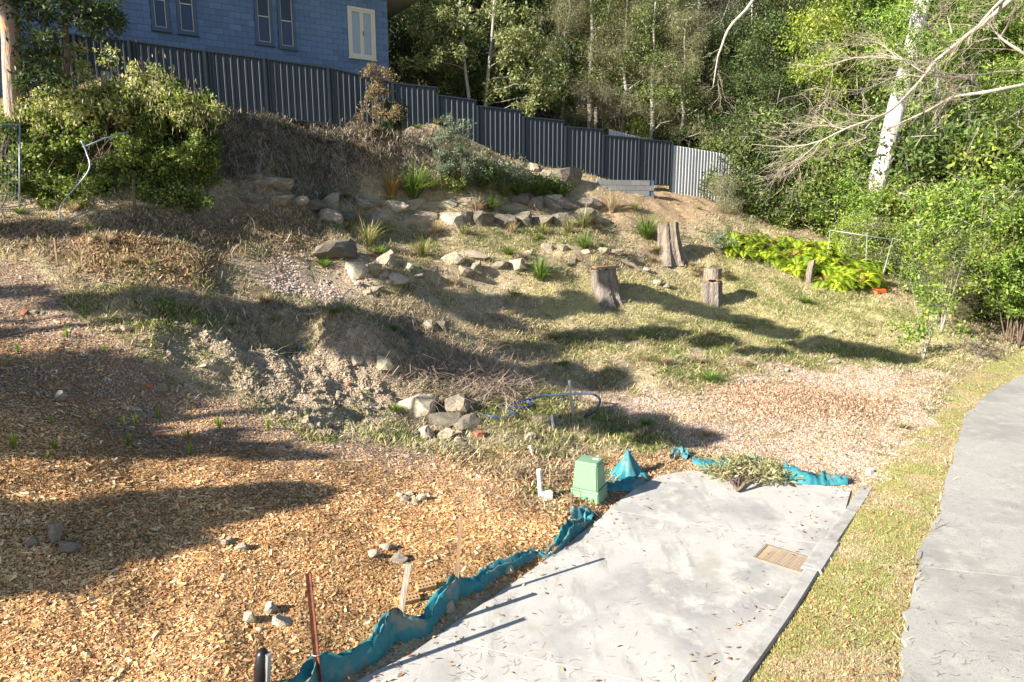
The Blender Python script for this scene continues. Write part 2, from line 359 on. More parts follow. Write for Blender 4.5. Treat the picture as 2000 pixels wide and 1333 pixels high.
# surface relief
rough = (n1(XX, YY, .55, 3)-.5)*.34 + (n2(XX, YY, 2.1, 4)-.5)*.16
rough *= (1-.75*M['mulch'])*(1-.8*M['verge'])*(1-.6*M['gravel'])
HH = HB + rough
HH += M['soil']*((n3(XX, YY, 3.2, 4)-.45)*.34 + np.maximum(n4(XX, YY, 9, 2)-.45, 0)*.22)
HH += M['mulch']*((n3(XX, YY, 1.4, 4)-.5)*.10)
HH += M['leafpile']*.24
HH += M['litter']*(n4(XX, YY, 3, 3)-.5)*.1
_terr = softmask([(640,395),(900,405),(1160,405),(1180,470),(1300,500),(1180,530),(1000,548),(860,545),(740,560),(640,520)], .18, .3)
HH += _terr*.22
HH += M['brush']*(-.02+(n4(XX, YY, 1.6, 4)-.5)*.7)
HH += M['mound']*.16 + M['bank']*(n4(XX, YY, 1.6, 3)-.5)*.3
def bump(px, py, r, h, ry=None, p=1.0):
    global HH
    q = P(px, py, HB); HH = HH + h*np.exp(-(((XX-q[0])/r)**2+((YY-q[1])/(ry or r))**2)**p)
bump(700, 690, 1.05, .75, .9, 1.2)        # weedy hump
bump(560, 660, .55, -.55, .45, 1.4)       # eroded hole
bump(470, 655, .35, -.25, .35, 1.2)
bump(560, 590, .9, .15, .4)
bump(1380, 425, .8, .2, .6)
hump = softmask([(430,600),(540,590),(640,610),(700,570),(800,620),(860,650),(900,720),(1000,760),(900,790),(800,760),(740,720),(600,680),(450,650)], .5, .4)
HH = HH + hump*((n4(XX, YY, 2.6, 5, .6)-.5)*.55)
# sink ground under the slabs
k = sstep(.45, 0, ddi); HH = HH*(1-k) + (DZ(XX, YY)-.035 + np.clip(ddi, 0, .3)*.25)*k
HP2 = HB*1.0
k = sstep(.6, 0, pdi); HH = HH*(1-k) + (HB-.04)*k

# ground colour per kind of ground
def lerp(a, b, t): return a*(1-t[..., None]) + np.asarray(b)*t[..., None]
v = n2(XX, YY, .9, 5); v2 = n3(XX, YY, 3.5, 4)
col = lerp(np.broadcast_to(np.array([.43, .345, .22]), XX.shape+(3,)).copy(), (.28, .215, .145), sstep(.47, .67, v))
col = lerp(col, (.46, .38, .24), sstep(.52, .68, v2)*.8)
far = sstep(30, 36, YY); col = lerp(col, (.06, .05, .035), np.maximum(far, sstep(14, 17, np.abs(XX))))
col = lerp(col, (.46, .41, .20), M['lawn']*.75)
col = lerp(col, (.12, .135, .035), M['green']*sstep(.40, .58, n4(XX, YY, 1.5, 4))*.9)
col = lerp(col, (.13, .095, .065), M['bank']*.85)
col = lerp(col, (.36, .25, .15), M['dirt'])
col = lerp(col, (.40, .30, .25), M['pink']*.6)
col = lerp(col, (.42, .33, .265), M['gravel']*(.25+.6*sstep(.36, .56, n4(XX, YY, .8, 4))))
col = lerp(col, (.36, .28, .195), M['soil']); col = lerp(col, (.47, .38, .275), M['soil']*sstep(.5, .65, v2))
col = lerp(col, (.27, .175, .10), M['litter']*.9)
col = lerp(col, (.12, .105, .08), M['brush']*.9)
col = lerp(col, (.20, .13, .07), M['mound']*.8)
col = lerp(col, (.36, .29, .15), M['verge']); col = lerp(col, (.28, .32, .09), M['verge']*sstep(.42, .6, v2)*.8)
old_mulch = sstep(8.2, 12.5, YY+.25*XX*0+(v-.5)*3)
mc = lerp(np.broadcast_to(np.array([.44, .235, .09]), XX.shape+(3,)).copy(), (.28, .19, .13), old_mulch*.85)
m3 = M['mulch'][..., None]; col = col*(1-m3) + mc*m3
col = lerp(col, (.35, .24, .155), np.clip(M['leafpile']*1.1, 0, 1))
col = lerp(col, (.25, .16, .085), M['bank']*sstep(.5, .65, v2)*.5)
ni, nj = len(GX), len(GY)
idx = np.arange(ni*nj).reshape(ni, nj)
F = np.stack([idx[:-1, :-1], idx[1:, :-1], idx[1:, 1:], idx[:-1, 1:]], -1).reshape(-1, 4)
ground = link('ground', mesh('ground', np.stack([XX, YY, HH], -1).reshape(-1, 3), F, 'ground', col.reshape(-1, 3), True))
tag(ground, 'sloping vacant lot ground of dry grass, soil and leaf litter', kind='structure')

# ------------------------------------------------------------------ driveway, path, kerb
def slabs(name, poly, zf, cuts, m, thick=.12, lift=0.):
    root = link(name, None); root.location = (float(poly[:, 0].mean()), float(poly[:, 1].mean()), 0)
    off = np.array(root.location)
    cuts = list(cuts)
    for s in range(len(cuts)+1):
        bm = bmesh.new()
        vs_ = [bm.verts.new((x, y, 0)) for x, y in poly]; f = bm.faces.new(vs_)
        def cut(c, keep_pos):
            (a, b) = c; a = np.array(a); b = np.array(b); d = b-a; nrm = np.array([-d[1], d[0]]); nrm /= np.linalg.norm(nrm)
            if nrm[1] < 0: nrm = -nrm
            o = a + nrm*(.010 if keep_pos else -.010)
            bmesh.ops.bisect_plane(bm, geom=bm.verts[:]+bm.edges[:]+bm.faces[:], plane_co=(*o, 0), plane_no=(*nrm, 0), clear_inner=keep_pos, clear_outer=not keep_pos)
        if s > 0: cut(cuts[s-1], True)
        if s < len(cuts): cut(cuts[s], False)
        bmesh.ops.triangulate(bm, faces=bm.faces[:])
        bmesh.ops.subdivide_edges(bm, edges=[e for e in bm.edges if e.calc_length() > .6], cuts=2, use_grid_fill=True)
        top = bm.faces[:]
        r = bmesh.ops.extrude_face_region(bm, geom=top)
        new = {v for v in r['geom'] if isinstance(v, bmesh.types.BMVert)}
        for v_ in bm.verts:
            z = float(zf(v_.co.x, v_.co.y)) + lift
            v_.co.z = z if v_ in new else z-thick
        bmesh.ops.recalc_face_normals(bm, faces=bm.faces[:])
        for v_ in bm.verts: v_.co -= Vector(off)
        me = bpy.data.meshes.new('slab'); bm.to_mesh(me); bm.free(); me.materials.append(MATS[m])
        if len(me.polygons): link('slab', me, root)
    return root
dl = lambda a, b: (P(*a, HB)[:2], P(*b, HB)[:2])
drive = slabs('driveway', DRV, DZ, [dl((800, 1232), (1240, 1345)), dl((1200, 1005), (1620, 1060))], 'concrete')
tag(drive, 'pale concrete driveway slab below the mulch bank', kind='structure')
nz = np.random.default_rng(3)
PLs = smoothpath(PL, 90); PLs = PLs + nz.normal(0, .022, PLs.shape) + ((n1(PLs[:, 1], PLs[:, 1]*0, 1.8)-.5)*.16)[:, None]*np.array([1, .2])
PATHs = np.vstack([PLs, PR[::-1]])
ja, jb = P(1797, 1108, HB)[:2], P(2000, 1131, HB)[:2]
ja2, jb2 = P(1880, 848, HB)[:2], P(2000, 850, HB)[:2]
pathway = slabs('footpath', PATHs, lambda x, y: lookup(HB, x, y)+.012, [(ja-(jb-ja)*.2, jb+(jb-ja)*2)], 'path')
tag(pathway, 'grey concrete footpath curving up beside the grass verge', kind='structure')
# kerb
kpx = [(1370,1440),(1400,1390),(1440,1333),(1488,1262),(1545,1180),(1600,1092),(1640,1030),(1672,985),(1695,950)]
kp = smoothpath([P(a, b, HB) for a, b in kpx], 30)
def kerb_piece(pts, w, h0, h1, parent):
    pts = np.asarray(pts); n = len(pts); V = []; F_ = []
    T = np.gradient(pts[:, :2], axis=0); T /= np.linalg.norm(T, axis=1)[:, None]; Nn = np.stack([-T[:, 1], T[:, 0]], 1)
    hs = np.linspace(h0, h1, n)
    for i in range(n):
        z = DZ(pts[i, 0], pts[i, 1]); h = hs[i]
        for o, zz in ((.5, -.1), (.5, h*.55), (.40, h*.92), (.3, h), (-.42, h+.01), (-.5, h-.02), (-.5, -.1)):
            V.append((*(pts[i, :2]+Nn[i]*o*w), z+zz))
    for i in range(n-1):
        for k in range(6): F_.append((i*7+k, i*7+k+1, (i+1)*7+k+1, (i+1)*7+k))
    F_.append(tuple(range(7))); F_.append(tuple((n-1)*7+k for k in range(6, -1, -1)))
    return part('kerb_block', V, F_, 'kerb', parent)
kerb = link('kerb', None, loc=[float(a) for a in kp[15]]); tag(kerb, 'low grey concrete kerb between driveway and grass verge', kind='structure')
kerb_piece(kp[:18], .18, .075, .055, kerb); kerb_piece(np.vstack([kp[17]*.95+kp[18]*.05, kp[18:21]]), .26, .06, .045, kerb); kerb_piece(np.vstack([kp[20]*.95+kp[21]*.05, kp[21:]]), .18, .035, .008, kerb)
# drain grate
ga, gb, gc = P(1490,1098,HB), P(1572,1118,HB), P(1505,1068,HB)
gu = np.append((gb-ga)[:2], 0); gl = np.linalg.norm(gu); gu /= gl; gv = np.array([-gu[1], gu[0], 0]); gctr = P(1530,1094,HB)
gctr[2] = DZ(gctr[0], gctr[1]); GW, GH = .60, .46
grate = thing('drain_grate', 'rusty steel drain grate with parallel bars set in driveway beside kerb', 'drain grate', gctr)
gx = np.array([gu, gv, [0, 0, 1.]])
m_ = MB()
for s in (-1, 1):
    m_.box(gctr+gv*s*GH/2+np.array([0, 0, .006]), (GW+.04, .03, .024), gx); m_.box(gctr+gu*s*GW/2+np.array([0, 0, .008]), (.03, GH-.034, .020), gx)
m_.part('frame', 'grate', grate)
MB().box(gctr+np.array([0, 0, .003]), (GW-.034, GH-.034, .003), gx).part('pit_shade', 'hole_shade', grate)  # flat dark plate stands in for the shade below the bars
bar_me = None
for i in range(11):
    c = gctr + gv*((i-5)*GH*.91/11) + np.array([0, 0, .009])
    if bar_me is None:
        o = MB().box(np.array(grate.location), (GW-.035, .016, .010), gx).part('bar', 'grate', grate); bar_me = o.data
    else: o = link('bar', bar_me, grate)
    o.location = c - np.array(grate.location)

# ------------------------------------------------------------------ scatter helpers
gradx = np.gradient(HH, GX, axis=0); grady = np.gradient(HH, GY, axis=1)
cellA = np.outer(np.gradient(GX), np.gradient(GY))
vis = (np.abs(XX) < (YY*.80+1.2)) & CORE
offslab = (ddi > -.02) & (pdi > -.02)
def sample(mask, n, power=1.5, slab=False, seed=0):
    g = np.random.default_rng(seed+100)
    w = mask*cellA*vis*(1 if slab else offslab)/np.maximum(np.hypot(XX, YY), 4)**power
    w = w.ravel(); cdf = np.cumsum(w)/w.sum(); k = np.searchsorted(cdf, g.random(n)); k = np.minimum(k, len(w)-1)
    i, j = np.unravel_index(k, XX.shape)
    x = GX[i]+(g.random(n)-.5)*STEP*1.05; y = GY[j]+(g.random(n)-.5)*STEP*1.05
    z = lookup(HH, x, y)
    nrm = np.stack([-lookup(gradx, x, y), -lookup(grady, x, y), np.ones(n)], 1); nrm /= np.linalg.norm(nrm, axis=1)[:, None]
    return np.stack([x, y, z], 1), nrm, g
def unit(a): return a/(np.linalg.norm(a, axis=-1, keepdims=True)+1e-9)
def palette(cols, g, n, jit=.25):
    c = np.array(cols)[g.integers(0, len(cols), n)]
    return np.clip(c*(1+(g.random((n, 1))-.5)*2*jit), 0, 1)
def quads(c, a, b):                 # diamond/rect quads: centre, half axes
    n = len(c); V = np.stack([c-a-b, c+a-b*.8, c+a+b, c-a+b*.8], 1).reshape(-1, 3)
    return V, np.arange(4*n).reshape(n, 4)
def kites(base, tip, side):
    n = len(base); mid = base*.45+tip*.55
    V = np.stack([base, mid+side, tip, mid-side], 1).reshape(-1, 3); return V, np.arange(4*n).reshape(n, 4)
def stuff(name, label, V, F_, col, m='vcol', cat=None, rep=4):
    o = link(name, mesh(name, V, F_, m, np.repeat(col, rep, 0) if col is not None else None))
    return tag(o, label, cat, kind='stuff')

# wood chips
def chips(n, mask, seed, lmin, lmax, cols, power, tilt=.2, lift=.008):
    p, nr, g = sample(mask, n, power, seed=seed)
    ang = g.random(n)*2*np.pi; L = g.uniform(lmin, lmax, n)*g.choice([.5, .8, 1, 1, 1.2, 3.0], n, p=[.2, .25, .2, .2, .1, .05]); Wd = np.minimum(L*g.uniform(.2, .6, n), .035)
    nn = unit(nr + g.normal(0, tilt, (n, 3))); t = unit(np.cross(nn, np.stack([np.cos(ang), np.sin(ang), np.zeros(n)], 1))); b = np.cross(nn, t)
    V, F_ = quads(p+np.array([0, 0, lift])+nr*(g.random((n, 1))*.02), t*L[:, None]/2, b*Wd[:, None]/2)
    om = lookup(old_mulch, p[:, 0], p[:, 1])
    return V, F_, palette(cols, g, n), om, g
V, F_, c, om, g = chips(330000, M['mulch'], 1, .010, .036, [(.66, .38, .16), (.58, .29, .11), (.74, .50, .25), (.42, .20, .08), (.80, .60, .37), (.62, .37, .16), (.24, .12, .06), (.70, .42, .18)], 1.7)
aged = palette([(.40, .31, .25), (.30, .22, .17), (.50, .41, .34), (.22, .16, .12), (.46, .34, .24)], g, len(c))
t = (g.random(len(c)) < om*.85)[:, None]; c = np.where(t, aged, c)
pc = V.reshape(-1, 4, 3)[:, 0]; c = c*(.78+.34*sstep(.36, .56, n3(pc[:, 0], pc[:, 1], .9, 4)))[:, None]*(.82+.36*n4(pc[:, 0], pc[:, 1], 5, 3))[:, None]
stuff('wood_chip_mulch', 'orange wood chip mulch covering the bank beside the driveway', V, F_, c)
V, F_, c, om, g = chips(9000, M['mound']+M['bank']*.25, 2, .03, .09, [(.30, .18, .09), (.2, .12, .06), (.42, .28, .15)], 1.0, .5)
stuff('bark_litter', 'dark brown bark and leaf litter below the shrubs', V, F_, c)
# gravel
def pebbles(n, mask, seed, rmin, rmax, cols, power=1.5):
    p, nr, g = sample(mask, n, power, seed=seed)
    r = g.uniform(rmin, rmax, n)[:, None]; a = g.random(n)*6.28
    t = np.stack([np.cos(a), np.sin(a), np.zeros(n)], 1); b = np.stack([-np.sin(a), np.cos(a), np.zeros(n)], 1)
    top = p + np.array([0, 0, 1.])*r*g.uniform(.5, .9, (n, 1)); p0 = p-np.array([0, 0, .004])
    V = np.stack([p0-t*r-b*r*.6, p0+t*r-b*r*.8, p0+t*r*.9+b*r*.7, p0-t*r+b*r*.8, top-t*r*.35, top+t*r*.4], 1).reshape(-1, 3)
    q = np.arange(n)[:, None]*6
    Fq = np.concatenate([q+np.array([[0, 1, 5, 4]]), q+np.array([[2, 3, 4, 5]]), q+np.array([[1, 2, 5, 5]])[:, [0, 1, 2, 2]]*1, q+np.array([[3, 0, 4, 4]])])
    V2 = V
    tri = np.concatenate([q+np.array([[0, 1, 5]]), q+np.array([[0, 5, 4]]), q+np.array([[2, 3, 4]]), q+np.array([[2, 4, 5]]), q+np.array([[1, 2, 5]]), q+np.array([[3, 0, 4]])])
    return V2, tri, palette(cols, g, n)
V, F_, c = pebbles(34000, M['gravel']*(.15+.85*sstep(.36, .56, n4(XX, YY, .8, 4)))*(1-.8*np.clip(M['leafpile'], 0, 1)), 3, .010, .028, [(.46, .38, .31), (.55, .47, .40), (.40, .31, .24), (.42, .31, .24), (.32, .25, .20)])
stuff('gravel', 'pinkish white crushed gravel spread beyond the driveway', V, F_, c, rep=6)
V, F_, c = pebbles(800, M['pink']*sstep(.4, .6, n4(XX, YY, 2.2, 3)), 4, .015, .045, [(.50, .38, .32), (.56, .48, .42), (.38, .27, .22), (.44, .31, .26)])
stuff('pink_rubble', 'patch of pinkish broken rubble on the slope beside the loose boulders', V, F_, c, rep=6)
V, F_, c = pebbles(11000, M['soil']*(.15+.85*sstep(.42, .6, n4(XX, YY, 1.7, 4)))+.04*M['litter'], 5, .007, .032, [(.44, .34, .24), (.38, .295, .21), (.50, .40, .29), (.46, .32, .20), (.32, .25, .18)], 1.2)
stuff('soil_clods', 'grey brown soil clods and rubble beside the eroded hole', V, F_, c, rep=6)
# fallen leaves
def leaves(n, mask, seed, lmin, lmax, cols, power=1.5, tilt=.5, slab=False, lift=.012, zf=None):
    p, nr, g = sample(mask, n, power, slab, seed)
    if zf is not None: p[:, 2] = zf(p[:, 0], p[:, 1])
    a = g.random(n)*6.28; L = g.uniform(lmin, lmax, n)[:, None]
    nn = unit(nr+g.normal(0, tilt, (n, 3))); t = unit(np.cross(nn, np.stack([np.cos(a), np.sin(a), np.zeros(n)], 1))); b = np.cross(nn, t)
    p = p+np.array([0, 0, lift])
    V, F_ = kites(p-t*L/2, p+t*L/2+nn*L*.15, b*L*g.uniform(.14, .26, (n, 1))); return V, F_, palette(cols, g, n)
LEAFC = [(.40, .21, .09), (.48, .29, .14), (.30, .15, .07), (.55, .38, .20), (.22, .12, .07)]
V, F_, c = leaves(14000, np.clip(M['leafpile'], 0, 1)**.8, 6, .05, .11, [(.42, .29, .19), (.50, .36, .25), (.33, .22, .14), (.25, .16, .11)], .5, .7)
stuff('leaf_pile', 'low heap of orange brown fallen leaves on the gravel', V, F_, c)
V, F_, c = leaves(38000, M['litter']*1.2+M['verge']*.16+M['gravel']*.7+M['bank']*.4+.07*(1-M['mulch']), 7, .025, .075, LEAFC, 1.5, .5)
stuff('leaf_litter', 'scattered brown fallen leaves over verge, gravel and slope', V, F_, c)
onl = sstep(.9, .0, np.abs(ddi+.0))*(ddi < .05)+ .012*(ddi < 0)
V, F_, c = leaves(420, onl*(ddi < .02), 8, .03, .08, LEAFC+[(.25, .06, .04)], 1.2, .25, True, .010, DZ)
stuff('driveway_leaves', 'brown leaves blown onto the concrete driveway edges', V, F_, c)
# thin needles on slabs
def needles(n, mask, seed, zf, lift, cols):
    p, nr, g = sample(mask, n, 1.3, True, seed); p[:, 2] = zf(p[:, 0], p[:, 1])+lift
    a = g.normal(.2, .8, n); L = g.uniform(.03, .12, n)[:, None]; t = np.stack([np.cos(a), np.sin(a), np.zeros(n)], 1); b = np.stack([-np.sin(a), np.cos(a), np.zeros(n)], 1)
    mid = p+b*L*g.normal(0, .12, (n, 1)); w = b*.0018
    V = np.stack([p-t*L/2-w, mid-w, mid+w, p-t*L/2+w, mid-w, p+t*L/2-w, p+t*L/2+w, mid+w], 1).reshape(-1, 3)
    return V, np.arange(8*n).reshape(-1, 4), palette(cols, g, n)
V, F_, c = needles(450, (ddi < -.03)*(.25+sstep(.5, .7, n1(XX, YY, .9))), 9, DZ, .005, [(.20, .10, .07), (.26, .15, .10), (.13, .09, .07)])
stuff('driveway_needles', 'thin fallen needles scattered on the concrete driveway', V, F_, c, rep=8)
V, F_, c = needles(500, (pdi < -.03)*1., 10, lambda x, y: lookup(HB, x, y), .018, [(.16, .10, .08), (.2, .13, .10)])
stuff('footpath_needles', 'thin fallen needles scattered on the grey footpath', V, F_, c, rep=8)
# grass
def blades(n, mask, seed, hmin, hmax, w, cols, power=1.4, lean=.5):
    p, nr, g = sample(mask, n, power, seed=seed); h = g.uniform(hmin, hmax, n)[:, None]
    d = np.stack([g.normal(0, lean, n), g.normal(0, lean, n), np.ones(n)], 1); d = unit(d)
    a = g.random(n)*6.28; s = np.stack([np.cos(a), np.sin(a), np.zeros(n)], 1)*w*g.uniform(.6, 1.4, (n, 1))
    tip = p+d*h; tip[:, 2] -= (h[:, 0]*.25)
    V, F_ = kites(p-np.array([0, 0, .01]), tip, s); return V, F_, palette(cols, g, n)
base_open = np.clip(1-M['mulch']*1.2-M['gravel']*.9-M['soil']*.9-M['dirt']*.9-M['litter']*.6-M['pink']*.8-M['bank']*.3-M['verge']*1.3-M['lawn']*.6-np.clip(M['leafpile'], 0, 1), 0, 1)*(YY < 32)*(ddi > .35)
DRY = [(.56, .46, .27), (.44, .35, .20), (.64, .56, .35), (.34, .26, .16), (.48, .43, .22)]
GRN = [(.14, .20, .04), (.20, .26, .06), (.11, .15, .03), (.28, .31, .10), (.40, .36, .18)]
V, F_, c = blades(190000, base_open*(.12+.88*sstep(.42, .56, n4(XX, YY, 1.9, 4))), 11, .05, .24, .010, DRY, .7, 1.0)
stuff('dry_grass', 'straw coloured dry grass across the cleared slope', V, F_, c, 'blade')
V, F_, c = blades(80000, M['green']*sstep(.38, .58, n4(XX, YY, 1.5, 4))*(1-M['gravel']*.6)*(1-M['mulch'])+base_open*.10*sstep(.5, .62, n2(XX, YY, 1.1)), 12, .05, .15, .008, GRN, 1.2, .7)
V3, F3, c3_ = blades(60000, M['lawn']*(.4+.6*sstep(.4, .6, v2)), 17, .03, .10, .009, [(.48, .44, .20), (.54, .48, .26), (.38, .39, .14), (.30, .34, .10), (.58, .52, .32)], .8, .9)
stuff('lawn_grass', 'pale yellow green mown grass around the stumps', V3, F3, c3_, 'blade')
stuff('green_grass', 'patches of short green grass on the cleared slope', V, F_, c, 'blade')
V, F_, c = blades(130000, M['verge']*(.25+.75*sstep(.40, .56, n4(XX, YY, 1.6, 4))), 13, .015, .05, .0035, [(.30, .33, .09), (.40, .39, .15), (.50, .43, .25), (.46, .40, .20), (.32, .35, .10)], 1.6, .8)
pc = V.reshape(-1, 4, 3)[:, 0]; dr = sstep(.46, .62, n2(pc[:, 0], pc[:, 1], 1.3, 4))[:, None]; c = c*(1-dr)+np.array([.52, .44, .28])*dr
stuff('verge_grass', 'short yellow green grass on the verge beside the footpath', V, F_, c, 'blade')
# long dead strands lying about
def strands(n, mask, seed, lmin, lmax, w, cols, rise=.5, power=1., droop=1.0):
    p, nr, g = sample(mask, n, power, seed=seed); L = g.uniform(lmin, lmax, n)[:, None]
    a = g.random(n)*6.28; d = np.stack([np.cos(a), np.sin(a), g.uniform(.05, rise, n)*2], 1); d = unit(d)
    s = unit(np.cross(d, np.array([0, 0, 1.])))*w*g.uniform(.6, 1.3, (n, 1)); pts = []
    for k in range(4):
        f = k/3.; q = p + d*L*f + s/w*(g.normal(0, .04, (n, 1)))*L; q[:, 2] -= (L[:, 0]*f*f*g.uniform(.2, .8, n)*droop); pts.append(q)
    for k in range(1, 4): pts[k][:, 2] = np.maximum(pts[k][:, 2], lookup(HH, pts[k][:, 0], pts[k][:, 1])+.012)
    V = np.stack([pts[0]-s, pts[0]+s, pts[1]-s, pts[1]+s, pts[2]-s*.8, pts[2]+s*.8, pts[3]-s*.3, pts[3]+s*.3], 1).reshape(-1, 3)
    q = np.arange(n)[:, None]*8
    return V, np.concatenate([q+np.array([[0, 1, 3, 2]]), q+np.array([[2, 3, 5, 4]]), q+np.array([[4, 5, 7, 6]])]), palette(cols, g, n, .35)
V, F_, c = strands(15000, M['brush']+.12*M['bank'], 14, .2, .75, .008, [(.26, .22, .19), (.17, .14, .12), (.42, .36, .29), (.11, .095, .085), (.30, .24, .17), (.50, .42, .32)], .6, .5)
stuff('dead_brush', 'tangled grey dead fronds and dry brush heaped below the fence', V, F_, c, 'vcol', rep=8)
V, F_, c = strands(24000, hump*1.+.30*base_open*sstep(.40, .58, n3(XX, YY, 1.4, 4))+.15*M['bank'], 15, .15, .65, .006, [(.34, .29, .21), (.24, .19, .15), (.44, .37, .26), (.17, .135, .11)], .7, 1.0)
stuff('dead_weeds', 'tangled grey dead weeds over the hump and eroded hole', V, F_, c, 'vcol', rep=8)
wm = sstep(.60, .70, n1(XX, YY, 1.7, 3))*np.clip(base_open+.4*M['soil']+.5*M['litter']+.3*M['lawn'], 0, 1)
V, F_, c = leaves(22000, wm, 18, .04, .10, [(.14, .20, .05), (.20, .26, .07), (.10, .15, .04), (.28, .30, .12)], .8, .9, lift=.05)
stuff('low_weeds', 'scattered low green weeds among the dry grass', V, F_, c, 'blade')
pile = softmask([(790,740),(900,690),(1020,720),(1010,790),(900,790),(810,780)], .3, .3)
V, F_, c = strands(1500, pile, 16, .4, 1.3, .006, [(.50, .38, .29), (.42, .32, .24), (.58, .46, .36), (.32, .24, .18)], .45, 1.0, .6)
stuff('dry_twig_heap', 'pale dry twigs and stalks lying behind the boulder pile', V, F_, c, 'vcol', rep=8)
# ------------------------------------------------------------------ house behind the fence
FA = W(450, 215, 22.3); FB = W(1280, 362, 28.7)
fd = (FB-FA)[:2]; fd /= np.linalg.norm(fd); FD = np.array([fd[0], fd[1], 0]); FN = np.array([fd[1], -fd[0], 0])     # along, towards camera
HC = W(757, 60, 28.0); HA = np.array([HC[0], HC[1], 0]); _t = R(9.4)
WD = np.array([FD[0]*math.cos(_t)-FD[1]*math.sin(_t), FD[0]*math.sin(_t)+FD[1]*math.cos(_t), 0]); HN = np.array([WD[1], -WD[0], 0])
def hw(px, py):                      # (distance along wall from corner towards the far end, height)
    q = on_plane(px, py, HA, HN); return -np.dot(q-HA, WD), q[2]
HZ0, HZ1, HLEN = 7.4, 13.0, 19.0
house = thing('block_house', 'blue grey concrete block house with narrow windows behind the dark fence', 'house', (HA[0], HA[1], HZ0))
def hp(s, z, out=0.): return HA - WD*s + HN*out + np.array([0, 0, z])
AXH = np.array([-WD, HN, [0, 0, 1.]])
wins = []
for (x0, x1, yb, kind) in [(297, 333, 60, 'n'), (348, 386, 67, 'n'), (500, 535, 88, 'n'), (545, 579, 96, 'n')]:
    s1, zb = hw(x0, yb-2); s0, _ = hw(x1, yb); wins.append((s0, s1, zb, zb+2.35, 'n'))
s1, zb = hw(681, 112); s0, _ = hw(734, 118); _, zt = hw(681, 12); wins.append((s0, s1, zb, zt, 'c'))
# wall core with openings left by the window reveals
segs = []
core = MB()
edges = sorted({0., HLEN} | {w[0] for w in wins} | {w[1] for w in wins})
for a, b in zip(edges[:-1], edges[1:]):
    mid = (a+b)/2; w = next((w for w in wins if w[0] < mid < w[1]), None)
    zs = [(HZ0, HZ1)] if w is None else [(HZ0, w[2])] + ([(w[3], HZ1)] if w[3] < HZ1 else [])
    for z0, z1 in zs: core.box(hp(mid, (z0+z1)/2, -.1), (b-a, .2, z1-z0), AXH)
core.part('wall', 'mortar', house)
far_end = MB().box(HA - HN*3.05 - WD*.1 + np.array([0, 0, (HZ0+HZ1)/2]), (.2, 5.6, HZ1-HZ0), AXH).part('side_wall', 'block', house)
# blocks, laid in courses round the windows
BL, BH, JO = .40, .20, .008
cells = []
for r in range(int((HZ1-HZ0)/BH)):
    z0 = HZ0+r*BH; x = -(.2 if r % 2 else 0.)
    while x < HLEN:
        a, b = max(x, 0), min(x+BL, HLEN); spans = [(a, b)]
        for w in wins:
            if z0+BH > w[2]+.02 and z0 < w[3]-.02:
                ns = []
                for (p, q) in spans:
                    if q <= w[0] or p >= w[1]: ns.append((p, q))
                    else:
                        if p < w[0]: ns.append((p, w[0]))
                        if q > w[1]: ns.append((w[1], q))
                spans = ns
        for (p, q) in spans:
            if q-p > .05: cells.append((p, q, z0))
        x += BL
def block_vis(c):
    q = hp((c[0]+c[1])/2, c[2]+.1) - CAMP; f = q[1]*cp - q[2]*sp; u = q[0]/f*FPX+1000; vv = 666.5-(q[1]*sp+q[2]*cp)/f*FPX
    seen = -10 < u < 770 and -10 < vv < 70+u*.13
    return (0 if seen else 1, abs(u-420))
cells.sort(key=block_vis)
bcache = {}; rest = MB()
for k, (p, q, z0) in enumerate(cells):
    L_ = round(q-p-JO, 3); c = hp((p+q)/2, z0+BH/2, .006)
    if k < 300:
        if L_ not in bcache: bcache[L_] = mesh('block', np.array(MB().box((0, 0, 0), (L_, .028, BH-JO), AXH).V), MB().box((0, 0, 0), (1, 1, 1)).F, 'block')
        link('block', bcache[L_], house, c-np.array(house.location) + HN*rng.uniform(-.003, .003))
    else: rest.box(c, (L_, .028, BH-JO), AXH)
tag(rest.part('block_courses', 'block', house), kind='stuff')
def frame(s0, s1, z0, z1, t, d, out, name, m, parent):
    b = MB(); L_ = s1-s0
    b.box(hp((s0+s1)/2, z0+t/2, out), (L_, d, t), AXH); b.box(hp((s0+s1)/2, z1-t/2, out), (L_, d, t), AXH)
    b.box(hp(s0+t/2, (z0+z1)/2, out), (t, d, z1-z0-2*t), AXH); b.box(hp(s1-t/2, (z0+z1)/2, out), (t, d, z1-z0-2*t), AXH)
    return b.part(name, m, parent)
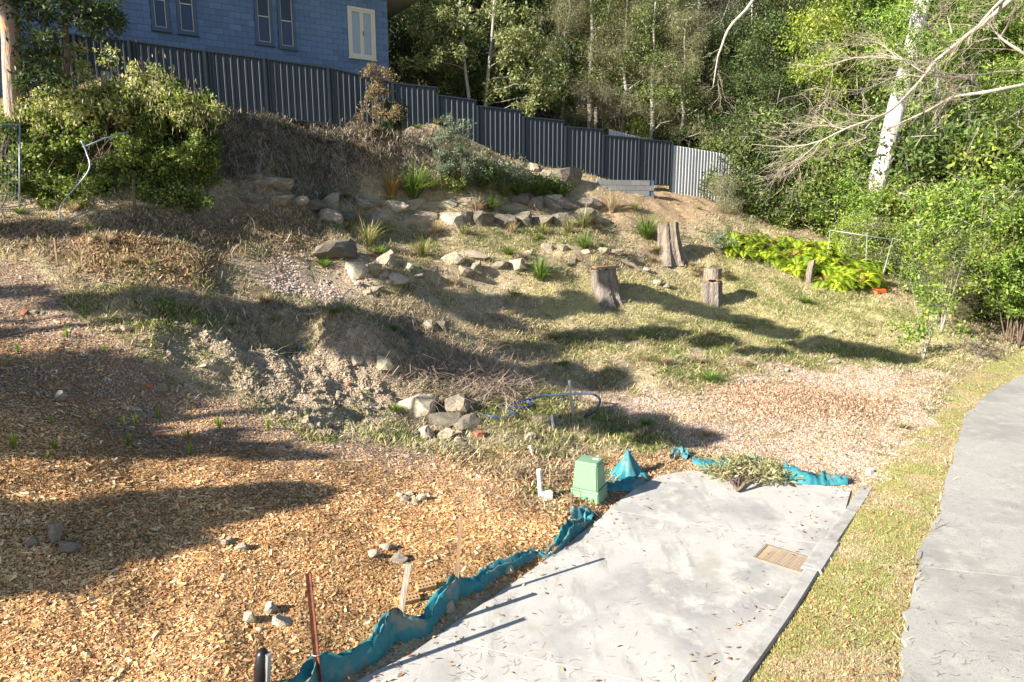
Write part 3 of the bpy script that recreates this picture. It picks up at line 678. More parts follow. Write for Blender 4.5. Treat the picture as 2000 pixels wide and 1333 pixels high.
for (s0, s1, z0, z1, kd) in wins:
    if kd == 'n':
        o = frame(s0+.004, s1-.004, z0+.004, z1, .10, .10, .0, 'window', 'frame_blue', house)
        zm = z0+(z1-z0)*.40
        for nm, m, a, b_ in (('pane', 'glass_dark', zm, z1-.1), ('screen', 'blind_blue', z0+.1, zm)):
            V = MB().box(hp((s0+s1)/2, (a+b_)/2, -.02), (s1-s0-.2, .012, b_-a-.002), AXH); pt = part(nm, V.V, V.F, m, house); pt.parent = o
        fr = frame(s0+.105, s1-.105, z0+.105, z1-.105, .022, .03, .0, 'sash', 'frame_cream', house); fr.parent = o
        b = MB().box(hp((s0+s1)/2, zm, .0), (s1-s0-.26, .03, .03), AXH); q_ = b.part('meeting_rail', 'frame_cream', house); q_.parent = o
        b = MB().box(hp((s0+s1)/2, z0-.02, .05), (s1-s0+.06, .12, .04), AXH); q_ = b.part('sill', 'frame_blue', house); q_.parent = o
    else:
        o = frame(s0+.004, s1-.004, z0+.004, z1-.004, .09, .11, .01, 'window', 'frame_cream', house)
        mid = (s0+s1)/2
        for a, b_ in ((s0+.095, mid-.002), (mid+.002, s1-.095)):
            fr = frame(a, b_, z0+.095, z1-.095, .07, .06, .012, 'casement', 'frame_cream', house); fr.parent = o
            V = MB().box(hp((a+b_)/2, (z0+z1)/2, .0), (b_-a-.14, .012, z1-z0-.34), AXH); pt = part('pane', V.V, V.F, 'glass_clear', house); pt.parent = o
        V = MB().box(hp(mid, (z0+z1)/2+.25, -.045), (s1-s0-.22, .02, z1-z0-.75), AXH); pt = part('curtain', V.V, V.F, 'curtain', house); pt.parent = o
        b = MB().box(hp(mid, z0-.02, .06), (s1-s0+.06, .12, .04), AXH); q_ = b.part('sill', 'frame_cream', house); q_.parent = o
        b = MB().box(hp(mid-.05, z0+.9, .07), (.02, .04, .14), AXH); q_ = b.part('handle', 'plastic_black', house); q_.parent = o
MB().box(HA + WD*.55 - WD*10 - HN*2.4 + np.array([0, 0, HZ1+.09]), (22, 6.4, .16), AXH).part('eave', 'roof_soffit', house)
MB().box(HA + WD*1.58 - HN*2.4 + np.array([0, 0, HZ1+.14]), (.05, 6.5, .30), AXH).part('fascia', 'roof_soffit', house)

# ------------------------------------------------------------------ dark steel fence
fpts = [(60, 60, 175), (143, 68, 180), (250, 80, 190), (398, 100, 209), (515, 115, 217), (640, 133, 235), (766, 161, 250)]
steps = [(766, 854, 163, 172, 255), (854, 932, 187, 197, 292), (932, 1022, 208, 217, 307), (1022, 1104, 229, 237, 322), (1104, 1178, 248, 254, 338), (1178, 1248, 265, 271, 350), (1248, 1313, 272, 278, 357)]
fence = thing('steel_fence', 'dark blue grey ribbed steel fence stepping down the slope', 'fence', (*FA[:2], FA[2]))
def fpos(px, py): return on_plane(px, py, FA, FN)
def panel(a_t, b_t, a_b, b_b, first):
    a0 = np.array([a_t[0], a_t[1], 0]); L_ = np.dot(b_t-a_t, FD)
    xs = []; pr = []
    pitch = .195; n = max(1, int(round(L_/pitch))); pw = L_/n
    for i in range(n):
        for f, d in ((0, 0), (.22, 0), (.38, .042), (.60, .042), (.76, 0)): xs.append((i+f)*pw); pr.append(d)
    xs.append(L_); pr.append(0); xs = np.array(xs); pr = np.array(pr)
    V = []; Fq = []
    for i, (x, d) in enumerate(zip(xs, pr)):
        f = x/L_; zt = a_t[2]*(1-f)+b_t[2]*f; zb = a_b*(1-f)+b_b*f; q = a0+FD*x+FN*(d-.015)
        V += [(q[0], q[1], zb), (q[0], q[1], zt)]
        if i: Fq.append((2*i-2, 2*i, 2*i+1, 2*i-1))
    p = part('panel', V, Fq, 'fence_steel', fence)
    for (z0, z1, nm) in ((a_t[2]+.01, b_t[2]+.01, 'top_rail'), (a_b, b_b, 'bottom_rail')):
        c0 = np.array([*a0[:2], z0]); c1 = np.array([*(a0+FD*L_)[:2], z1])
        dv = c1-c0; ln = np.linalg.norm(dv); dx = dv/ln; up = np.cross(FN, dx); up /= np.linalg.norm(up)
        m_ = MB().box((c0+c1)/2, (ln, .085, .045), np.array([dx, FN, up if up[2] > 0 else -up])); o = part(nm, m_.V, m_.F, 'fence_steel', fence); o.parent = p
    return p
def post(q, zb, zt):
    MB().box(np.array([q[0], q[1], (zb+zt)/2]), (.065, .10, zt-zb), np.array([FD, FN, [0, 0, 1.]])).part('post', 'fence_steel', fence)
for (p, q) in zip(fpts[:-1], fpts[1:]):
    at, bt = fpos(p[0], p[1]), fpos(q[0], q[1]); ab, bb = fpos(p[0], p[2])[2], fpos(q[0], q[2])[2]
    ab = min(ab, at[2]-1.75); bb = min(bb, bt[2]-1.75)
    panel(at+FD*.036, bt-FD*.036, ab, bb, True); post(at, ab-.3, at[2]+.03)
for (x0, x1, y0, y1, yb) in steps:
    at, bt = fpos(x0, y0), fpos(x1, y1); ab = fpos((x0+x1)/2, yb)[2]
    ab = min(ab, bt[2]-1.7)
    panel(at+FD*.036, bt-FD*.036, ab, ab-.02, True); post(at, ab-.55, at[2]+.03)
post(bt, ab-.6, bt[2]+.03)
# pale fence running back from the corner
pale = thing('pale_fence', 'pale grey ribbed steel fence beside the dark fence end, partly under foliage', 'fence', (bt[0], bt[1], gz(bt[0], bt[1])))
def corrug(a, b, zb0, zt0, zb1, zt1, m, parent, nm='panel', pitch=.15, dep=.03):
    a = np.asarray(a, float)[:2]; b = np.asarray(b, float)[:2]; L_ = np.linalg.norm(b-a); d = (b-a)/L_; nn_ = np.array([d[1], -d[0]])
    if nn_[1] > 0: nn_ = -nn_
    n = int(L_/pitch*4); V = []; Fq = []
    for i in range(n+1):
        f = i/n; off = dep*(1 if i % 4 in (1, 2) else 0); q = a+(b-a)*f+nn_*off
        V += [(*q, zb0*(1-f)+zb1*f), (*q, zt0*(1-f)+zt1*f)]
        if i: Fq.append((2*i-2, 2*i, 2*i+1, 2*i-1))
    return part(nm, V, Fq, m, parent)
e0 = bt + FD*.06; e1 = e0 + np.array([2.3, .9, 0]); e2 = e1+np.array([2.3, .9, 0])
for k, (a, b) in enumerate(((e0, e1), (e1, e2))):
    zt = bt[2]-.12-.28*k; corrug(a+np.array([.03*k, .012*k, 0]), b, zt-2.35, zt, zt-2.6, zt-.25, 'fence_pale', pale)
q = fpos(1270, 250)+np.array([0, 3.0, 0]); 
corrug(q+np.array([-1.3, -.4, 0]), q+np.array([1.6, 1.2, 0]), q[2]-1.8, q[2]+.25, q[2]-1.8, q[2]-.2, 'fence_pale', pale)
# old posts and the blue shed wall behind the fence
for i, (x, y0, y1) in enumerate(((1150, 205, 262), (1163, 212, 268))):
    b = W(x, y1, 33.6); t = W(x, y0, 33.6)
    o = thing('old_post', 'weathered pale timber post standing behind the dark steel fence', 'post', (b[0], b[1], b[2]-.8), 'old posts behind the fence')
    MB().box((b+t)/2-np.array([0, 0, .4]), (.13, .13, t[2]-b[2]+.8)).part('shaft', 'timber', o)
    MB().box(t+np.array([0, 0, .02]), (.15, .15, .03)).part('cap', 'timber', o)
sa, sb = W(1040, 235, 35.), W(1101, 242, 36.2)
shed = thing('garden_shed', 'dark blue steel garden shed half hidden by trees behind the fence', 'shed', (sa[0], sa[1], sa[2]-1.0))
mat('shed_blue', (.02, .05, .13), .5)
zt = W(1060, 168, 35)[2]
corrug(sa, sb, sa[2]-1, zt, sa[2]-1, zt-.1, 'shed_blue', shed, 'front_wall'); corrug(sb, sb+np.array([.9, 2.0, 0]), sa[2]-1, zt-.1, sa[2]-1, zt-.1, 'shed_blue', shed, 'side_wall')
MB().add([(*sa[:2]-np.array([.1, .1]), zt), (*sb[:2]+np.array([.1, -.1]), zt-.1), (*(sb[:2]+np.array([1., 2.1])), zt+.2), (*(sa[:2]+np.array([.9, 2.1])), zt+.3)], [(0, 1, 2, 3)]).part('roof', 'shed_blue', shed)
# low block retaining wall below fence
ra, rb = W(1165, 388, 26.7), W(1275, 384, 27.4)
rw = thing('block_retaining_wall', 'low grey concrete block retaining wall under the dark fence', 'retaining wall', (ra[0], ra[1], ra[2]))
rd = np.append((rb-ra)[:2], 0); rl = np.linalg.norm(rd); rd /= rl; rn = np.array([rd[1], -rd[0], 0]); AXR = np.array([rd, rn, [0, 0, 1.]])
zr = W(1220, 352, 27.05)[2]; nc = 4; bh = .2; z0r = zr-nc*bh
MB().box((ra+rb)/2*np.array([1, 1, 0])+np.array([0, 0, zr-.012-.45]), (rl-.01, .16, .9), AXR).part('core', 'mortar', rw)
bm0 = None
for r in range(nc):
    for i in range(int(rl/.4)+1):
        a = i*.4-(.2 if r % 2 else 0); p0, p1 = max(a, 0), min(a+.4, rl)
        if p1-p0 < .08: continue
        m_ = MB().box((0, 0, 0), (p1-p0-.012, .2, bh-.012), AXR); c_ = ra*np.array([1, 1, 0])+rd*(p0+p1)/2+np.array([0, 0, z0r+r*bh+bh/2])
        if abs(p1-p0-.4) < .01:
            if bm0 is None: bm0 = mesh('block', m_.V, m_.F, 'block_grey')
            link('block', bm0, rw, c_-np.array(rw.location))
        else: link('block', mesh('block', m_.V, m_.F, 'block_grey'), rw, c_-np.array(rw.location))

# ------------------------------------------------------------------ rocks
def rock_mesh(seed, m, sub=2, planes=12, jag=.06):
    g = np.random.default_rng(seed); bm = bmesh.new(); bmesh.ops.create_icosphere(bm, subdivisions=sub, radius=1)
    V = np.array([v.co[:] for v in bm.verts]); F_ = [tuple(v.index for v in f.verts) for f in bm.faces]; bm.free()
    N_ = unit(g.normal(0, 1, (planes, 3))); N_[0] = unit(np.array([.1, .05, 1.])); 
    for k in range(planes):
        h = g.uniform(.42, .78); d = V@N_[k]; V = V - np.maximum(d-h, 0)[:, None]*N_[k]
    V *= 1+g.normal(0, jag, (len(V), 1))*.5; V[:, 2] *= .9
    V /= np.abs(V).max(0)
    return mesh('rock', V, F_, m)
for k_ in ('sandstone', 'sandstone_pale', 'sandstone_dark', 'brick_red'):
    c_ = MATS[k_].copy(); c_.name = k_+'_small'; MATS[k_+'_s'] = c_
    for n_ in c_.node_tree.nodes:
        if n_.type == 'BUMP': n_.inputs['Distance'].default_value = .0015
        if n_.type == 'TEX_NOISE': n_.inputs['Scale'].default_value *= .35
RK = {k: [rock_mesh(50+i*7+j, k) for i in range(6)] for j, k in enumerate(('sandstone', 'sandstone_pale', 'sandstone_dark'))}
RKs = {k: [rock_mesh(150+i*7+j, k+'_s', 2, 7) for i in range(5)] for j, k in enumerate(('sandstone', 'sandstone_pale', 'sandstone_dark', 'brick_red'))}
def mpp(q): return (q[1]*cp - (q[2]-CAMH)*sp)/FPX           # metres covered by one photo pixel at q
rk_i = [0]
def rock_at(px, py, wpx, hpx, kind='sandstone', parent=None, label=None, group=None, cat='rock', name='rock', depth=None, Yd=None, small=False, tilt=.25):
    """rock whose foot is at (px,py) and that spans wpx by hpx in the photograph"""
    q = P(px, py) if Yd is None else W(px, py, Yd); s = mpp(q); rk_i[0] += 1; g = np.random.default_rng(rk_i[0])
    w, h = wpx*s/2, hpx*s/2*1.08; d = (depth or .8*min(wpx*.9, hpx*1.6)*s)/2
    me = (RKs if small else RK)[kind][g.integers(0, 5)]
    o = link(name, me)
    loc = np.array([q[0], q[1]+d*.6, q[2]+h*.78])
    o.location = loc if parent is None else loc-np.array(parent.location)
    if parent is not None: o.parent = parent
    o.scale = (w*1.06, d*1.1, h*1.1); o.rotation_euler = (g.normal(0, tilt*.6), g.normal(0, tilt*.5), g.choice([0, math.pi])+g.normal(0, .3))
    if parent is None: tag(o, label, cat, group)
    return o
# two-course boulder retaining wall
q0 = P(900, 440)
bw = thing('boulder_wall', 'two course retaining wall of sandstone boulders across the slope', 'stone wall', q0)
for (x, y, w, h, k) in [(643,412,52,34,'sandstone_pale'),(700,407,72,22,'sandstone_pale'),(762,412,60,24,'sandstone_pale'),(800,412,54,24,'sandstone'),(840,408,36,18,'sandstone'),(876,410,40,22,'sandstone_pale'),
        (605,410,40,24,'sandstone_dark'),(918,410,48,26,'sandstone'),(1005,418,64,26,'sandstone'),(1050,414,32,30,'sandstone_dark'),(1075,412,40,26,'sandstone_dark'),(1105,412,46,26,'sandstone_dark'),(1146,410,50,24,'sandstone_dark'),(960,410,34,22,'sandstone_dark'),
        (736,446,80,38,'sandstone'),(816,442,68,30,'sandstone'),(878,444,52,32,'sandstone_pale'),(940,447,44,36,'sandstone_dark'),(912,440,36,26,'sandstone_dark'),(680,440,56,28,'sandstone_dark'),(635,438,46,28,'sandstone'),
        (985,446,40,28,'sandstone_dark'),(1020,440,46,26,'sandstone_dark'),(1062,446,44,30,'sandstone_dark'),(1098,446,42,28,'sandstone_dark'),(1145,440,56,34,'sandstone_dark'),(1018,398,34,20,'sandstone_dark'),(1085,392,26,14,'sandstone')]:
    low = y > 430
    wx = np.interp(x, [600, 650, 800, 1000, 1160], [20.8, 21.2, 22.2, 23.8, 25.2]) + (0 if low else .35)
    wx = min(wx, P(x, y+2)[1]+.15)
    rock_at(x, y+2, w*1.24, h*1.12, k, bw, name='stone', Yd=wx, depth=.7, tilt=.18)
# dark outcrop stones leading left from wall
for (x, y, w, h, k) in [(490,400,56,26,'sandstone_dark'),(545,403,60,22,'sandstone'),(585,402,34,22,'sandstone'),(530,372,90,30,'sandstone_dark'),(500,360,50,22,'sandstone_dark')]:
    rock_at(x, y, w, h, k, None, 'weathered grey boulder half buried at the foot of the brush heap', 'boulders below the brush heap', 'boulder', 'boulder')
# small stone pile beneath the fence
sp0 = P(1000, 335)
sw = thing('rubble_wall', 'loose dry stacked rubble wall under the stepping fence panels', 'stone wall', sp0)
g = np.random.default_rng(77)
for row, (ya, yb, xa, xb) in enumerate([(318, 322, 935, 1045), (327, 331, 950, 1075), (336, 342, 960, 1110), (345, 350, 985, 1090), (352, 356, 1000, 1060)]):
    x = xa
    while x < xb:
        w = g.uniform(13, 26); f = (x-xa)/(xb-xa)
        yy = ya+(yb-ya)*f + 12*(x-935)/175; rock_at(x, yy+2, w*1.1, w*.62, g.choice(['sandstone', 'sandstone_pale', 'sandstone']), sw, name='stone', Yd=min(26.0+.004*(x-935)-row*.22, P(x, yy+2)[1]+.1), small=True, depth=.5); x += w*.9
rock_at(1105, 378, 105, 52, 'sandstone_dark', None, 'large dark rounded boulder beside the low block wall', None, 'boulder', 'boulder')
# lower terrace edging and loose rocks
te = thing('stone_edging', 'broken row of small pale stones edging the lower terrace', 'stone edging', P(980, 540))
for (x, y, w, h, k) in [(886,516,56,26,'sandstone_pale'),(930,508,50,20,'sandstone_pale'),(905,540,40,26,'sandstone'),(930,535,44,30,'sandstone'),(978,528,40,20,'sandstone_dark'),(1010,528,40,22,'sandstone'),(1068,492,24,18,'sandstone_pale'),(1100,492,22,14,'sandstone_pale'),
        (1010,506,18,12,'sandstone_pale'),(1035,500,18,12,'sandstone'),(1145,496,24,12,'sandstone_pale'),(1178,496,22,18,'sandstone_pale'),(1205,500,30,14,'sandstone'),(1120,518,26,16,'sandstone_dark'),(1070,540,30,20,'sandstone_dark'),(1265,532,16,10,'sandstone_pale'),(1285,560,24,14,'sandstone'),(1305,566,20,14,'sandstone')]:
    rock_at(x, y, w, h, k, te, name='stone', small=(w < 30))
cl = 'boulders on the slope below the boulder wall'
for (x, y, w, h, k, lb) in [(662,508,104,40,'sandstone_dark','long low grey green boulder lying below the boulder wall'),
        (690,544,56,32,'sandstone_pale','smooth pale cream boulder in front of the long low boulder'),
        (757,520,48,36,'sandstone','tall rounded sandstone boulder standing above the loose rock cluster'),
        (776,560,42,30,'sandstone_pale','pale angular rock at the front of the loose rock cluster')]:
    rock_at(x, y, w, h, k, None, lb, None, 'boulder', 'boulder')
for (x, y, w, h, k) in [(730,540,34,28,'sandstone'),(795,530,30,20,'sandstone'),(752,545,30,16,'sandstone'),(738,574,28,16,'sandstone'),(716,578,22,12,'sandstone'),(760,555,22,12,'sandstone_pale'),(805,572,22,22,'sandstone_dark'),(815,545,24,14,'sandstone'),(700,560,20,10,'sandstone')]:
    rock_at(x, y, w, h, k, None, 'small sandstone rock among the loose cluster beside the pale boulder', cl, 'rock', small=True)
for (x, y, w, h, k, lb) in [(835,645,28,22,'sandstone_pale','pale split rock beside a darker one on the weedy hump'),(862,646,28,24,'sandstone_dark','dark rock leaning against the pale split rock on weedy hump'),
        (692,712,32,22,'sandstone','round tan rock on the soil rubble behind the boulder pile'),(745,722,50,26,'sandstone_pale','flat topped tan rock on the soil rubble behind the boulder pile'),
        (815,820,86,52,'sandstone_pale','big square pale sandstone block on the boulder pile'),(885,812,64,36,'sandstone','dark topped boulder tucked behind the square sandstone block'),
        (862,838,88,28,'sandstone_dark','flat grey slab of rock across the front of the boulder pile'),(915,842,60,30,'sandstone_dark','tilted grey slab of rock at the end of the boulder pile'),
        (830,858,30,24,'sandstone','rounded grey rock below the flat slab of the boulder pile'),(870,862,34,28,'sandstone','pointed grey rock below the flat slab of the boulder pile'),
        (1035,864,26,20,'sandstone','single tan rock standing in grass behind the white pipe')]:
    rock_at(x, y, w, h, k, None, lb, None, 'rock', 'rock')
for i, (x, y, w, h, k) in enumerate([(850,868,18,12,'sandstone_pale'),(895,866,20,16,'sandstone_pale'),(898,852,16,12,'sandstone'),(935,858,24,16,'brick_red'),(855,852,16,10,'sandstone'),(880,875,14,9,'sandstone'),(812,852,20,10,'sandstone_dark')]):
    rock_at(x, y, w, h, k, None, 'small broken stone at the foot of the boulder pile', 'small stones of the boulder pile', 'stone', 'stone', small=True)
rings = [('rock of the shaded trio resting on wood chips', [(103,1058,40,36,'sandstone'),(62,1072,24,22,'sandstone_dark'),(126,1080,56,24,'sandstone_dark')]),
         ('pale rock of the trio around a seedling above the rusty picket', [(438,1068,16,16,'sandstone_pale'),(448,1062,20,12,'sandstone'),(472,1078,36,14,'sandstone_pale')]),
         ('white rock of the ring around a seedling beside the rusty picket', [(527,1204,30,32,'sandstone_pale'),(488,1226,32,32,'sandstone_pale'),(545,1228,44,20,'sandstone_pale'),(507,1236,18,10,'sandstone_pale')]),
         ('smooth white rock of the trio beside the leaning timber stake', [(729,1092,22,20,'sandstone_pale'),(755,1078,28,16,'sandstone_pale'),(779,1102,34,22,'sandstone_pale')]),
         ('small tan rock of the cluster on orange mulch below the boulder pile', [(780,974,14,12,'sandstone'),(800,970,16,12,'sandstone_pale'),(790,982,18,13,'sandstone_pale'),(824,980,18,16,'sandstone_pale'),(810,986,14,11,'sandstone_pale')]),
         ('rock or brick piece on the aged mulch below the green grass patch', [(113,782,26,18,'sandstone'),(132,784,22,10,'brick_red'),(315,766,24,18,'sandstone'),(290,758,18,9,'brick_red')]),
         ('small rock of the row on pale mulch beside the grass edge', [(48,616,14,12,'brick_red'),(64,616,16,11,'sandstone'),(78,616,14,9,'sandstone_dark')]),
         ('grey stone lying in the green grass beside the aged mulch', [(240,652,26,16,'sandstone'),(222,650,14,12,'sandstone'),(328,698,16,14,'sandstone')])]
for lb, L_ in rings:
    for (x, y, w, h, k) in L_: rock_at(x, y, w, h, k, None, lb, lb.replace('rock of', 'rocks of'), 'rock', 'rock', small=w < 30, tilt=.4)
for (x, y, w, h, k, lb) in [(875,1200,44,26,'sandstone','grey rock against the teal silt cloth beside the driveway edge'),(992,1122,24,22,'sandstone_pale','pointed pale rock at driveway edge against the teal silt cloth'),
        (1620,652,14,10,'sandstone_pale','pair of white stones'),(1538,728,12,9,'sandstone_pale','single white stone at the far edge of the gravel'),(1629,712,22,11,'sandstone_pale','flat pale stone in grass behind the leaf pile')]:
    if lb == 'pair of white stones':
        for x2 in (1615, 1627): rock_at(x2, y, w*.8, h, k, None, 'round white stone of a touching pair in the shaded grass', 'pair of white stones', 'stone', 'stone', small=True)
    else: rock_at(x, y, w, h, k, None, lb, None, 'rock', 'rock', small=True)
# scattered stones in the soil
p, nr, g = sample(M['soil']+.12*hump, 60, .6, seed=31)
for i in range(60):
    s = g.uniform(.03, .09); o = link('stone', RKs[g.choice(['sandstone', 'sandstone', 'sandstone_pale', 'brick_red'], p=[.45, .25, .22, .08])][g.integers(0, 5)], None, p[i]+np.array([0, 0, s*.3]), (g.normal(0, .4), g.normal(0, .4), g.random()*6), (s, s*g.uniform(.6, 1), s*.7))
    tag(o, 'small stone lying in the grey rubble soil', 'stone', 'stones in the rubble soil')
# ------------------------------------------------------------------ foliage and tree builders
def leafcloud(cen, rad, cnt, L, Wd, droop, pal, g, flat=.8, hollow=2.0):
    P_, D_ = [], []
    for c, r, k in zip(cen, rad, cnt):
        k = int(k); u = unit(g.normal(0, 1, (k, 3))); rr = g.random((k, 1))**(1/hollow)
        off = u*rr*r; off[:, 2] *= flat; P_.append(c+off); D_.append(u)
    p = np.vstack(P_); u = np.vstack(D_); n = len(p)
    d = unit(u*.5 + g.normal(0, .7, (n, 3)) + np.array([0, 0, -droop])); s = unit(np.cross(d, g.normal(0, 1, (n, 3))))
    Ls = L*g.uniform(.6, 1.3, (n, 1)); V, F_ = kites(p, p+d*Ls, s*Wd*g.uniform(.7, 1.3, (n, 1))); return V, F_, palette(pal, g, n, .3)
def limb(a, b, g, n=5, sag=.08, wob=.05):
    a = np.asarray(a, float); b = np.asarray(b, float); L = np.linalg.norm(b-a); pts = []
    for f in np.linspace(0, 1, n):
        q = a+(b-a)*f; q = q+np.array([0, 0, math.sin(f*math.pi)*L*sag]) + (g.normal(0, wob*L/2, 3) if 0 < f < 1 else 0); pts.append(q)
    return np.array(pts)
PAL = {'broad': [(.075, .115, .028), (.11, .16, .04), (.055, .085, .022), (.19, .23, .07)],
       'dark': [(.035, .062, .02), (.055, .085, .025), (.028, .05, .018), (.09, .115, .035)],
       'olive': [(.22, .22, .10), (.28, .27, .14), (.16, .165, .07), (.34, .32, .19)],
       'wattle': [(.14, .23, .035), (.22, .33, .05), (.07, .13, .022), (.33, .40, .09)],
       'lime': [(.20, .28, .035), (.28, .35, .05), (.14, .21, .03), (.34, .38, .09)],
       'glossy': [(.17, .20, .07), (.23, .25, .09), (.32, .33, .15), (.11, .14, .045)],
       'grey': [(.40, .36, .32), (.32, .28, .25), (.46, .42, .38)]}
PROTO = {}
def proto_tree(key, seed, H, r0, pal, bark, limbs=14, start=.25, spread=2.2, sub=4, cr=.75, cnt=160, L=.16, Wd=.03, droop=.2, leafm='leaf', lean=.25, twig=0, hollow=2.2, flat=.8):
    g = np.random.default_rng(seed); tb = MB(); top = np.array([g.normal(0, lean), g.normal(0, lean), H])
    tr = limb((0, 0, -.3), top, g, 8, 0, .02); tb.tube(tr, np.linspace(r0, r0*.2, 8), 7)
    cen = []
    for i in range(limbs):
        f = start+(1-start)*(i+.5)/limbs; k = f*7; a = tr[int(k)]*(1-k % 1)+tr[min(int(k)+1, 7)]*(k % 1)
        az = i*2.4+g.normal(0, .5); ln = spread*(1.15-.75*abs(f-.45))*g.uniform(.65, 1.2)*(1.1-.4*f)
        b = a+np.array([math.cos(az)*ln, math.sin(az)*ln, ln*g.uniform(.1, .75)]); lp = limb(a, b, g, 5, .06, .08)
        tb.tube(lp, np.linspace(max(r0*.35*(1.1-f), .014), .010, 5), 5); cen.append(b)
        for s in range(sub):
            q = lp[g.integers(1, 5)]; e = q+unit(g.normal(0, 1, 3)+np.array([0, 0, .35])+.4*unit(b-a))*ln*g.uniform(.25, .55)
            tb.tube(limb(q, e, g, 3, .05, .08), (.013, .010, .006), 4); cen.append(e)
    cen = np.array(cen); n = len(cen)
    tm = mesh('trunk', tb.V, tb.F, bark, smooth=True)
    if twig:
        Vs = []; k = twig
        b = cen[g.integers(0, n, k)]+g.normal(0, .25, (k, 3)); d = unit(g.normal(0, 1, (k, 3))+np.array([0, 0, .2])); Ln = g.uniform(.25, .8, (k, 1))
        V1, F1 = kites(b, b+d*Ln, unit(np.cross(d, g.normal(0, 1, (k, 3))))*.007); c1 = palette(PAL['grey'], g, k)
    if cnt:
        V, F_, c = leafcloud(cen, g.uniform(.6, 1.25, n)*cr, np.maximum(g.uniform(.5, 1.4, n)*cnt, 4), L, Wd, droop, PAL[pal], g, flat, hollow)
        if twig: F_ = np.vstack([F_, F1+len(V)]); V = np.vstack([V, V1]); c = np.vstack([c, c1])
    else: V, F_, c = V1, F1, c1
    cm = mesh('crown', V, F_, leafm, np.repeat(c, 4, 0)); PROTO[key] = (tm, cm); return PROTO[key]
proto_tree('broadA', 1, 9, .17, 'broad', 'bark_brown', 15, .12, 2.6, 4, .85, 170)
proto_tree('broadB', 2, 10, .18, 'broad', 'bark_pale', 15, .2, 2.5, 4, .8, 150)
proto_tree('darkA', 3, 8, .16, 'dark', 'bark_brown', 15, .06, 2.7, 4, .9, 180)
proto_tree('oliveA', 4, 10, .15, 'olive', 'bark_pale', 16, .18, 1.9, 4, .7, 190, .30, .009, .5)
proto_tree('oliveB', 5, 11, .16, 'olive', 'bark_pale', 14, .3, 2.1, 4, .7, 150, .26, .011, .3, twig=1500)
proto_tree('wattleA', 6, 9, .14, 'wattle', 'bark_pale', 16, .1, 2.4, 4, .8, 210, .2, .022, .35)
proto_tree('wattleB', 7, 10, .15, 'wattle', 'bark_brown', 15, .2, 2.6, 4, .8, 190, .18, .026, .3)
proto_tree('limeA', 8, 8, .12, 'lime', 'bark_pale', 15, .1, 2.2, 4, .75, 180, .17, .03, .2)
proto_tree('bareA', 9, 10, .15, 'olive', 'bark_pale', 16, .25, 2.4, 5, .6, 14, .2, .012, .3, twig=2600)
proto_tree('bushL', 10, 2.3, .05, 'lime', 'bark_brown', 12, .05, 1.2, 4, .5, 85, .12, .022, .1, twig=250)
proto_tree('bushW', 11, 2.5, .05, 'wattle', 'bark_brown', 12, .05, 1.25, 4, .5, 85, .13, .02, .2, twig=250)
proto_tree('bushD', 12, 2.5, .05, 'broad', 'bark_brown', 12, .05, 1.2, 4, .5, 95, .13, .026, .1, twig=150)
proto_tree('bushO', 13, 2.6, .05, 'olive', 'bark_pale', 12, .05, 1.1, 4, .45, 110, .2, .008, .3, twig=500)
tn = [0]
def place(key, x, y, scale, name, label, cat, group, z=None, sx=1.0):
    tn[0] += 1; g = np.random.default_rng(900+tn[0])
    o = thing(name, label, cat, (x, y, (gz(x, y) if z is None else z)-.05), group, g.random()*6.28, 1)
    o.scale = (scale*sx, scale*sx, scale*g.uniform(.92, 1.1))
    tm, cm = PROTO[key]; link('trunk' if cat == 'tree' else 'stem', tm, o); link('crown' if cat == 'tree' else 'foliage', cm, o)
    return o
def xat(px, Y): return ray(px, 430)[0]/ray(px, 430)[1]*Y
LBL = {'broadA': ('dense dark green broadleaf tree in the bush behind the fence', 'broadleaf trees in the bush'), 'broadB': ('green broadleaf tree with pale stem in the bush behind', 'pale stemmed broadleaf trees in the bush'),
       'darkA': ('very dark bushy evergreen tree at the edge of the bush', 'dark evergreen trees in the bush'), 'oliveA': ('feathery olive she-oak tree in the hillside bush', 'feathery olive trees in the bush'),
       'oliveB': ('thin olive tree with grey twigs in the hillside bush', 'thin olive trees in the bush'), 'wattleA': ('bright green feathery wattle tree in the hillside bush', 'bright wattle trees in the bush'),
       'wattleB': ('green feathery wattle tree with brown stem in the bush', 'green wattle trees in the bush'), 'limeA': ('yellow green leafy young tree at the edge of the bush', 'yellow green young trees in the bush'),
       'bareA': ('leafless grey twiggy tree in the hillside bush', 'leafless grey trees in the bush'), 'bushL': ('yellow green leafy shrub at the foot of the bush', 'yellow green shrubs along the bush edge'),
       'bushW': ('bright green feathery shrub at the foot of the bush', 'bright green shrubs along the bush edge'), 'bushD': ('dark green leafy shrub at the foot of the bush', 'dark green shrubs along the bush edge'),
       'bushO': ('wispy grey olive shrub at the foot of the bush', 'wispy olive shrubs along the bush edge')}
def forest(px, Y, key, scale, sx=1.0):
    lb, gr = LBL[key]; bush = key.startswith('bush')
    return place(key, xat(px, Y), Y, scale, 'shrub' if bush else 'tree', lb, 'shrub' if bush else 'tree', gr, sx=sx)
